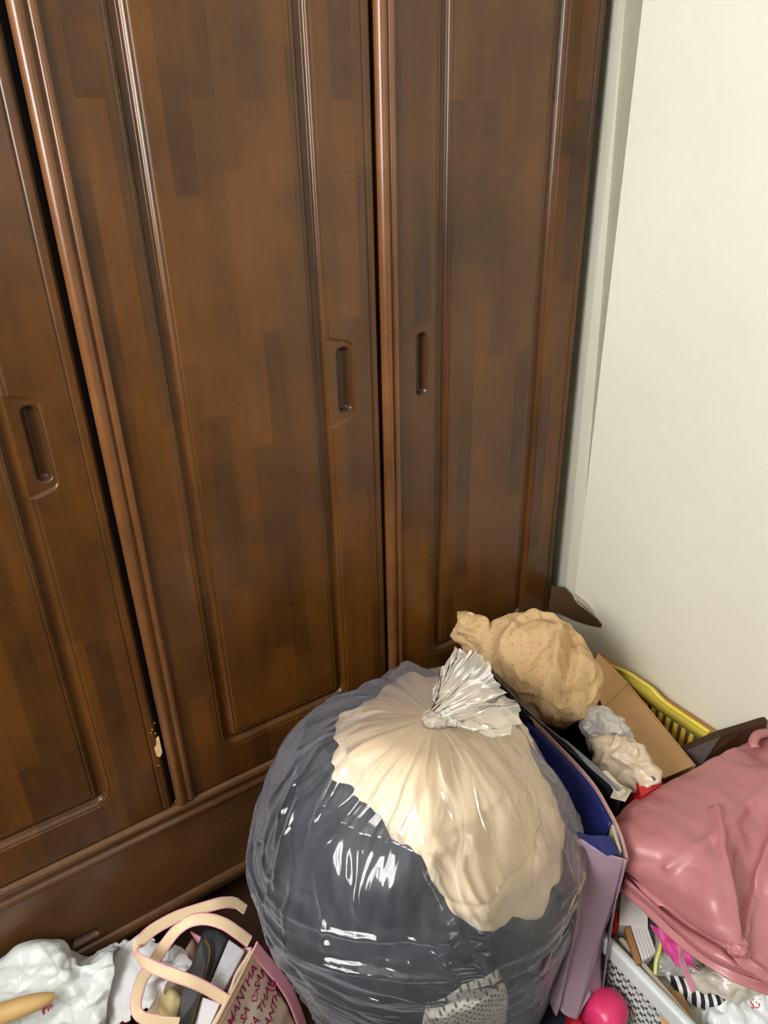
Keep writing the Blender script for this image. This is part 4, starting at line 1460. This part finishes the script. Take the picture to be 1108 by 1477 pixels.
def tray(name, mat, x, y0, y1, z0, z1, slots, label, arch):
    r = root(name, (x, (y0 + y1) / 2, z0))
    tag(r, label, 'tray')
    n = 60
    ys = np.linspace(y0, y1, n)
    zt = z1 + arch(ys)
    # upright slotted panel cut into bars and bands, all real pieces
    V, F = [], []

    def bar(ya_, yb_, za_, zb_):
        v, f = box_data(x, (ya_ + yb_) / 2, (za_ + zb_) / 2, 0.004, abs(yb_ - ya_), zb_ - za_)
        F.extend(tuple(i + len(V) for i in q) for q in f)
        V.extend(v)
    P = np.array([[(x - 0.002, y, a), (x + 0.002, y, a)] for y, a in zip(ys, zt)])
    band = np.array([[(x - 0.002, y, z1 - 0.028), (x - 0.002, y, a), (x + 0.002, y, a), (x + 0.002, y, z1 - 0.028)] for y, a in zip(ys, zt)])
    at_root(grid_obj('rim_band', band, mat, cv=True), r)
    lip = np.array([(x - 0.006, y, a + 0.001) for y, a in zip(ys, zt)])
    at_root(tube('rim_lip', lip[::6], 0.0045, mat, n=60, sides=8), r)
    if slots:
        k = int((y1 - y0) / 0.0175)
        for i in range(k + 1):
            yy = y0 + i * (y1 - y0) / k
            V.clear()
            F.clear()
            bar(yy - 0.0045, yy + 0.0045, z1 - 0.095, z1 - 0.026)
            at_root(mesh_obj('slat', list(V), list(F), mat, smooth=False), r)
        o_ = boxes('panel', [(x, (y0 + y1) / 2, (z0 + z1 - 0.093) / 2, 0.004, y1 - y0, z1 - 0.093 - z0)], mat, bevel=0.001)
        at_root(o_, r)
    else:
        o_ = boxes('panel', [(x, (y0 + y1) / 2, (z0 + z1 - 0.043) / 2, 0.004, y1 - y0, z1 - 0.043 - z0)], mat, bevel=0.001)
        at_root(o_, r)
    rims = boxes('side_wall', [(x - 0.004, y0 + 0.002, (z0 + z1 - 0.03) / 2, 0.012, 0.004, z1 - z0 - 0.03), (x - 0.004, y1 - 0.002, (z0 + z1 - 0.03) / 2, 0.012, 0.004, z1 - z0 - 0.03),
                               (x - 0.004, (y0 + y1) / 2, z0 + 0.003, 0.012, y1 - y0, 0.004)], mat, bevel=0.001)
    at_root(rims, r)
    return r


tray('plastic_tray', M_yellow, 1.080, -0.460, -0.19, 0.012, 0.427, True, 'yellow slotted plastic tray standing against the cream wall',
     lambda y: 0.012 * np.exp(-((y + 0.29) / 0.055) ** 6) + 0.004 - 0.10 * np.clip(y + 0.24, 0, 1))
tray('plastic_tray', M_orange, 1.096, -0.462, -0.16, 0.012, 0.414, False, 'orange plastic tray behind the yellow tray against the wall', lambda y: 0.008 + 0 * y)
o = slab('wooden_plank', [(1.096, -0.545, 0.513), (1.072, -0.483, 0.442), (1.018, -0.447, 0.405), (1.013, -0.479, 0.375), (1.05, -0.52, 0.02), (1.096, -0.545, 0.02)], 0.018, M_darkwood, bevel=0.002)
tag(o, 'dark brown plank standing behind the pink plastic bag near the wall', 'plank')

# ------------------------------------------------------------ pink plastic bag
pb = root('plastic_bag', (0.93, -0.64, 0.0))
tag(pb, 'large shiny dusty-pink plastic bag slumped in the corner pile', 'bag')
rows = [[(0.751, -0.502, 0.455), (0.844, -0.504, 0.460), (0.939, -0.515, 0.465), (1.033, -0.530, 0.472), (1.119, -0.548, 0.478)],
        [(0.723, -0.528, 0.478), (0.802, -0.545, 0.490), (0.882, -0.565, 0.497), (0.958, -0.586, 0.500), (1.035, -0.612, 0.500)],
        [(0.706, -0.553, 0.475), (0.755, -0.601, 0.505), (0.810, -0.631, 0.515), (0.886, -0.648, 0.495), (0.938, -0.684, 0.510)],
        [(0.701, -0.565, 0.460), (0.731, -0.643, 0.492), (0.751, -0.683, 0.510), (0.815, -0.695, 0.470), (0.858, -0.737, 0.500)],
        [(0.711, -0.564, 0.435), (0.718, -0.663, 0.452), (0.720, -0.720, 0.478), (0.762, -0.734, 0.455), (0.819, -0.772, 0.470)],
        [(0.721, -0.561, 0.415), (0.720, -0.663, 0.425), (0.722, -0.737, 0.455), (0.742, -0.754, 0.445), (0.797, -0.789, 0.450)],
        [(0.707, -0.571, 0.420), (0.699, -0.678, 0.432), (0.704, -0.742, 0.445), (0.725, -0.776, 0.440), (0.763, -0.813, 0.430)],
        [(0.712, -0.569, 0.405), (0.705, -0.675, 0.412), (0.710, -0.741, 0.425), (0.737, -0.778, 0.420), (0.770, -0.815, 0.410)]]
g = control_sheet(rows, 180, 180)
g = g + normals(g) * (0.008 * crumple(g * 5, 25, 2) + 0.012 * facets(g, 15, 28, 5) + 0.005 * facets(g, 45, 29, 5))[..., None]
npk = normals(g)
npk = npk * (1 if npk[..., 2].mean() > 0 else -1)
for pts, h_, w_ in (([(0.721, -0.740, 0.460), (0.741, -0.710, 0.490), (0.785, -0.666, 0.510), (0.852, -0.610, 0.512)], 0.012, 0.008),
                    ([(0.726, -0.741, 0.460), (0.764, -0.713, 0.475), (0.822, -0.669, 0.485)], -0.010, 0.012),
                    ([(0.730, -0.741, 0.460), (0.793, -0.716, 0.470), (0.860, -0.692, 0.490), (0.931, -0.668, 0.500)], 0.012, 0.008),
                    ([(0.725, -0.743, 0.455), (0.728, -0.763, 0.445), (0.740, -0.785, 0.430)], 0.010, 0.006),
                    ([(0.715, -0.739, 0.455), (0.714, -0.757, 0.445), (0.725, -0.773, 0.430)], -0.008, 0.006),
                    ([(0.727, -0.622, 0.490), (0.792, -0.636, 0.510), (0.916, -0.626, 0.500), (0.983, -0.622, 0.500)], 0.006, 0.008),
                    ([(0.715, -0.567, 0.420), (0.717, -0.666, 0.425), (0.715, -0.739, 0.455)], -0.008, 0.006)):
    d_, t_ = curve_dist(g, np.array(pts), 24)
    g = g + npk * (h_ * np.exp(-(d_ / w_) ** 2))[..., None]
g[..., 0] = np.minimum(g[..., 0], 1.098)
at_root(grid_obj('film', g, M_pinkbag, thick=0.0008), pb)
u_ = np.linspace(0, 1, 60)
under = control_sheet([rows[0], [Vector(p) * 1.0 + Vector((0, 0, -0.08)) for p in rows[0]], [Vector(p) + Vector((0.01, 0.03, -0.09)) for p in rows[3]], [Vector(p) + Vector((0, 0.01, -0.03)) for p in rows[6]], rows[7]], 50, 60)
under[..., 0] = np.minimum(under[..., 0], 1.098)
at_root(grid_obj('underside', under, M_pinkbag, thick=0.0008), pb)
at_root(blob('gathered_knot', (0.719, -0.742, 0.462), (0.011, 0.013, 0.009), M_pinkbag, amp=0.006, freq=90, seed=8, nu=48, nv=32), pb)
at_root(ribbon('handle', [(0.713, -0.673, 0.405), (0.699, -0.682, 0.400), (0.695, -0.688, 0.385), (0.695, -0.702, 0.365), (0.694, -0.716, 0.350)], [(0.8, 0.1, 0.1)] * 5, 0.011, 0.001, M_pink_strip), pb)
at_root(tube('curled_handle', [(1.099, -0.549, 0.490), (1.067, -0.547, 0.500), (1.044, -0.552, 0.500), (1.038, -0.561, 0.495)], 0.008, M_pinkbag, n=24, sides=10), pb)

# ------------------------------------------------------------ white basket and what lies round it
wk = root('laundry_basket', (0.76, -0.70, 0.0))
tag(wk, 'white plastic basket with lattice sides at the near edge of the pile', 'basket')
o = blob('pale_cloth', (0.768, -0.70, 0.13), (0.068, 0.145, 0.115), M_knit, amp=0.02, freq=12, seed=85, power=3)
tag(o, 'pale cloth filling the white lattice basket', 'cloth')
bx0, bx1, by0, by1, bz = 0.690, 0.845, -0.86, -0.545, 0.300
V, F = [], []


def addbox(*s):
    v, f = box_data(*s)
    F.extend(tuple(i + len(V) for i in q) for q in f)
    V.extend(v)


def lattice_wall(ax, c, a0, a1, name):
    V.clear()
    F.clear()
    L_ = a1 - a0
    n = int(L_ / 0.0125)
    for i in range(n + 1):
        a = a0 + L_ * i / n
        addbox(*((c, a, 0.19, 0.003, 0.0042, 0.15) if ax == 'x' else (a, c, 0.19, 0.0042, 0.003, 0.15)))
    for z in np.linspace(0.118, 0.262, 9):
        addbox(*((c, (a0 + a1) / 2, z, 0.003, L_, 0.0055) if ax == 'x' else ((a0 + a1) / 2, c, z, L_, 0.003, 0.0055)))
    addbox(*((c, (a0 + a1) / 2, 0.06, 0.003, L_, 0.116) if ax == 'x' else ((a0 + a1) / 2, c, 0.06, L_, 0.003, 0.116)))
    at_root(mesh_obj(name, list(V), list(F), M_basket, smooth=False), wk)['kind'] = 'stuff'


for ax, c_, a0, a1 in (('x', bx0, by0, by1), ('x', bx1, by0, by1), ('y', by0, bx0, bx1), ('y', by1, bx0, bx1)):
    lattice_wall(ax, c_, a0, a1, 'lattice_side')
at_root(boxes('base', [((bx0 + bx1) / 2, (by0 + by1) / 2, 0.006, bx1 - bx0, by1 - by0, 0.006)], M_basket), wk)
at_root(boxes('rim', [(bx0 - 0.005, (by0 + by1) / 2, 0.280, 0.015, by1 - by0 + 0.02, 0.036), (bx1 + 0.005, (by0 + by1) / 2, 0.280, 0.015, by1 - by0 + 0.02, 0.036),
                      ((bx0 + bx1) / 2, by0 - 0.003, 0.280, bx1 - bx0 - 0.006, 0.015, 0.036), ((bx0 + bx1) / 2, by1 + 0.003, 0.280, bx1 - bx0 - 0.006, 0.015, 0.036)], M_basket, bevel=0.006, segs=3), wk)
o = slab('inner_tray', [(0.703, -0.581, 0.292), (0.709, -0.585, 0.292), (0.694, -0.739, 0.292), (0.684, -0.737, 0.292)][::-1], 0.05, M_paper, bevel=0.001)
tag(o, 'thin white board standing just inside the white lattice basket', 'board')
o = slab('cardboard_piece', [(0.709, -0.651, 0.270), (0.727, -0.689, 0.270), (0.706, -0.727, 0.260), (0.692, -0.730, 0.250), (0.666, -0.706, 0.240)][::-1], 0.004, M_kraft, bevel=0.0008)
tag(o, 'tan cardboard piece lying inside the white lattice basket', 'cardboard')
o = slab('white_carton_box', [(0.756, -0.536, 0.330), (0.770, -0.550, 0.330), (0.765, -0.582, 0.325), (0.741, -0.604, 0.315), (0.706, -0.575, 0.315)][::-1], 0.10, M_carton, bevel=0.001)
tag(o, 'plain white card box tucked under the pink plastic bag', 'box')
o = slab('red_strip', [(0.716, -0.552, 0.318), (0.723, -0.555, 0.318), (0.705, -0.576, 0.316), (0.698, -0.571, 0.316)][::-1], 0.03, M_red, bevel=0)
tag(o, 'narrow red card edge beside the mauve bag and white card box', 'card')
bk = root('notebook', (0.766, -0.587, 0.220))
tag(bk, 'thick notebook with brown cover standing behind the white basket rim', 'book')
at_root(slab('cover', [(0.709, -0.583, 0.315), (0.718, -0.587, 0.317), (0.693, -0.632, 0.305), (0.684, -0.630, 0.303)][::-1], 0.09, M_bookcover, bevel=0.0008), bk)
for i in range(5):
    a, b_ = 910 + i * 5.0, 927 + i * 3.4
    at_root(slab('page_block', [(0.720, -0.587, 0.314), (0.724, -0.590, 0.314), (0.702, -0.631, 0.303), (0.697, -0.631, 0.303)][::-1], 0.085, M_carton, bevel=0.0003), bk)
    bk.children[-1].location.x += i * 0.0058
    bk.children[-1].location.y -= i * 0.0009
o = slab('charcoal_box', [(0.763, -0.583, 0.315), (0.768, -0.605, 0.315), (0.749, -0.623, 0.310), (0.727, -0.630, 0.300), (0.744, -0.602, 0.308)][::-1], 0.10, M_darkbox, bevel=0.001)
tag(o, 'charcoal card box between the notebook and the magenta cloth', 'box')
sheet('magenta_cloth', [[(0.733, -0.609, 0.335), (0.741, -0.638, 0.345), (0.749, -0.664, 0.345)], [(0.730, -0.623, 0.330), (0.727, -0.656, 0.340), (0.738, -0.685, 0.340)], [(0.731, -0.645, 0.315), (0.728, -0.672, 0.320), (0.748, -0.693, 0.320)]],
      M_magenta, 'magenta cloth crumpled under the hem of the pink plastic bag', 'cloth', nu=40, nv=40, amp=0.008, freq=25, seed=50, thick=0.002)
sheet('plastic_packet', [[(0.744, -0.617, 0.315), (0.745, -0.631, 0.320), (0.742, -0.643, 0.320)], [(0.722, -0.635, 0.305), (0.726, -0.651, 0.315), (0.734, -0.668, 0.315)], [(0.700, -0.652, 0.290), (0.712, -0.667, 0.300), (0.735, -0.682, 0.300)]],
      M_thin, 'clear plastic packet with a lime edge beside the notebook', 'packet', nu=40, nv=40, amp=0.008, freq=28, seed=53)
o = tube('lime_strap', [(0.742, -0.628, 0.322), (0.726, -0.638, 0.318), (0.711, -0.645, 0.306), (0.701, -0.653, 0.296)], 0.0032, M_lime, n=30, sides=8)
tag(o, 'lime green strap running down beside the clear packet', 'strap')
sheet('striped_cloth', [[(0.733, -0.652, 0.270), (0.744, -0.680, 0.280), (0.763, -0.709, 0.280), (0.788, -0.738, 0.270)], [(0.729, -0.662, 0.265), (0.733, -0.689, 0.275), (0.750, -0.715, 0.275), (0.777, -0.741, 0.265)],
                        [(0.736, -0.676, 0.250), (0.733, -0.697, 0.255), (0.745, -0.718, 0.255), (0.769, -0.738, 0.250)]],
      M_stripes, 'black and white striped cloth below the clear bag of papers', 'cloth', nu=30, nv=60, amp=0.006, freq=25, seed=57, thick=0.002)
sheet('paper_bag_clear', [[(0.748, -0.675, 0.300), (0.771, -0.701, 0.320), (0.790, -0.728, 0.325), (0.819, -0.750, 0.320)], [(0.738, -0.690, 0.300), (0.753, -0.718, 0.325), (0.776, -0.743, 0.325), (0.807, -0.760, 0.310)],
                          [(0.744, -0.699, 0.280), (0.752, -0.725, 0.295), (0.766, -0.747, 0.295), (0.798, -0.754, 0.285)]],
      M_papers, 'clear plastic bag of papers under the pink bag hem', 'bag', nu=40, nv=60, amp=0.008, freq=28, seed=60)
bits = [([(0.746, -0.683, 0.305), (0.771, -0.700, 0.315), (0.770, -0.715, 0.312), (0.740, -0.701, 0.300)], M_carton, 'white folded paper inside the clear bag of papers'),
        ([(0.743, -0.704, 0.298), (0.790, -0.726, 0.308), (0.789, -0.731, 0.306), (0.743, -0.711, 0.294)], M_paper, 'cream paper strip inside the clear bag of papers'),
        ([(0.755, -0.718, 0.292), (0.813, -0.741, 0.300), (0.819, -0.751, 0.298), (0.767, -0.740, 0.288)], M_plush, 'beige paper bundle at the right of the clear bag of papers')]
for q, mt_, lab in bits:
    tag(slab('paper_piece', q[::-1], 0.006, mt_, bevel=0.001), lab, 'paper')
wp = sheet('white_wrapper', [[(0.734, -0.716, 0.260), (0.761, -0.733, 0.280), (0.795, -0.750, 0.290), (0.834, -0.768, 0.290)], [(0.726, -0.724, 0.255), (0.750, -0.745, 0.280), (0.784, -0.763, 0.285), (0.826, -0.782, 0.280)],
                             [(0.721, -0.738, 0.240), (0.742, -0.756, 0.260), (0.775, -0.779, 0.265), (0.812, -0.801, 0.260)]],
           M_plastic_white, 'white plastic wrapper with red print at the near right of the pile', 'wrapper', nu=50, nv=60, amp=0.014, freq=22, seed=63)
decal("SS", (0.784, -0.763, 0.290), (0.85, -0.5, 0), (0.3, 0.6, 0.2), 0.016, wp, M_red_ink, wp, 'print', shear=0.3)
o = blob('green_lid', (0.827, -0.744, 0.360), (0.020, 0.028, 0.018), M_green, amp=0.003, freq=20, seed=2, soft=True, nu=48, nv=32)
tag(o, 'small green plastic item right of the pink bag gather', 'lid')
o = blob('yarn_ball', (0.836, -0.746, 0.320), (0.024, 0.024, 0.020), M_purple, amp=0.006, freq=60, seed=6, nu=60, nv=40)
tag(o, 'purple knotted yarn below the small green plastic item', 'yarn')


def lobed(P):
    P = P.copy()
    a = np.arctan2(P[..., 1], P[..., 0])
    k = 1 + 0.05 * np.cos(3 * a)
    P[..., 0] *= k
    P[..., 1] *= k
    return P


o = blob('plastic_ball', (0.646, -0.618, 0.195), (0.034, 0.034, 0.036), M_hotpink, amp=0.0, edit=lobed, nu=64, nv=48, power=2.5)
tag(o, 'glossy hot pink rounded plastic object beside the white basket', 'toy')
o = blob('red_ball', (0.615, -0.591, 0.155), (0.020, 0.020, 0.019), M_redplastic, amp=0.0, nu=48, nv=32)
tag(o, 'glossy red rounded object below the mauve bag corner', 'toy')
# dark clothes the pile rests on
o = blob('clothes_heap', (0.600, -0.64, 0.05), (0.075, 0.12, 0.12), M_navycloth, amp=0.03, freq=10, seed=70, power=2.6)
tag(o, 'dark navy clothes heaped under the mauve bag and pink ball', 'clothes')
o = blob('clothes_heap', (0.975, -0.69, 0.08), (0.10, 0.17, 0.17), M_navycloth, amp=0.03, freq=10, seed=75, power=2.6)
tag(o, 'dark clothes heaped below the pink plastic bag', 'clothes')
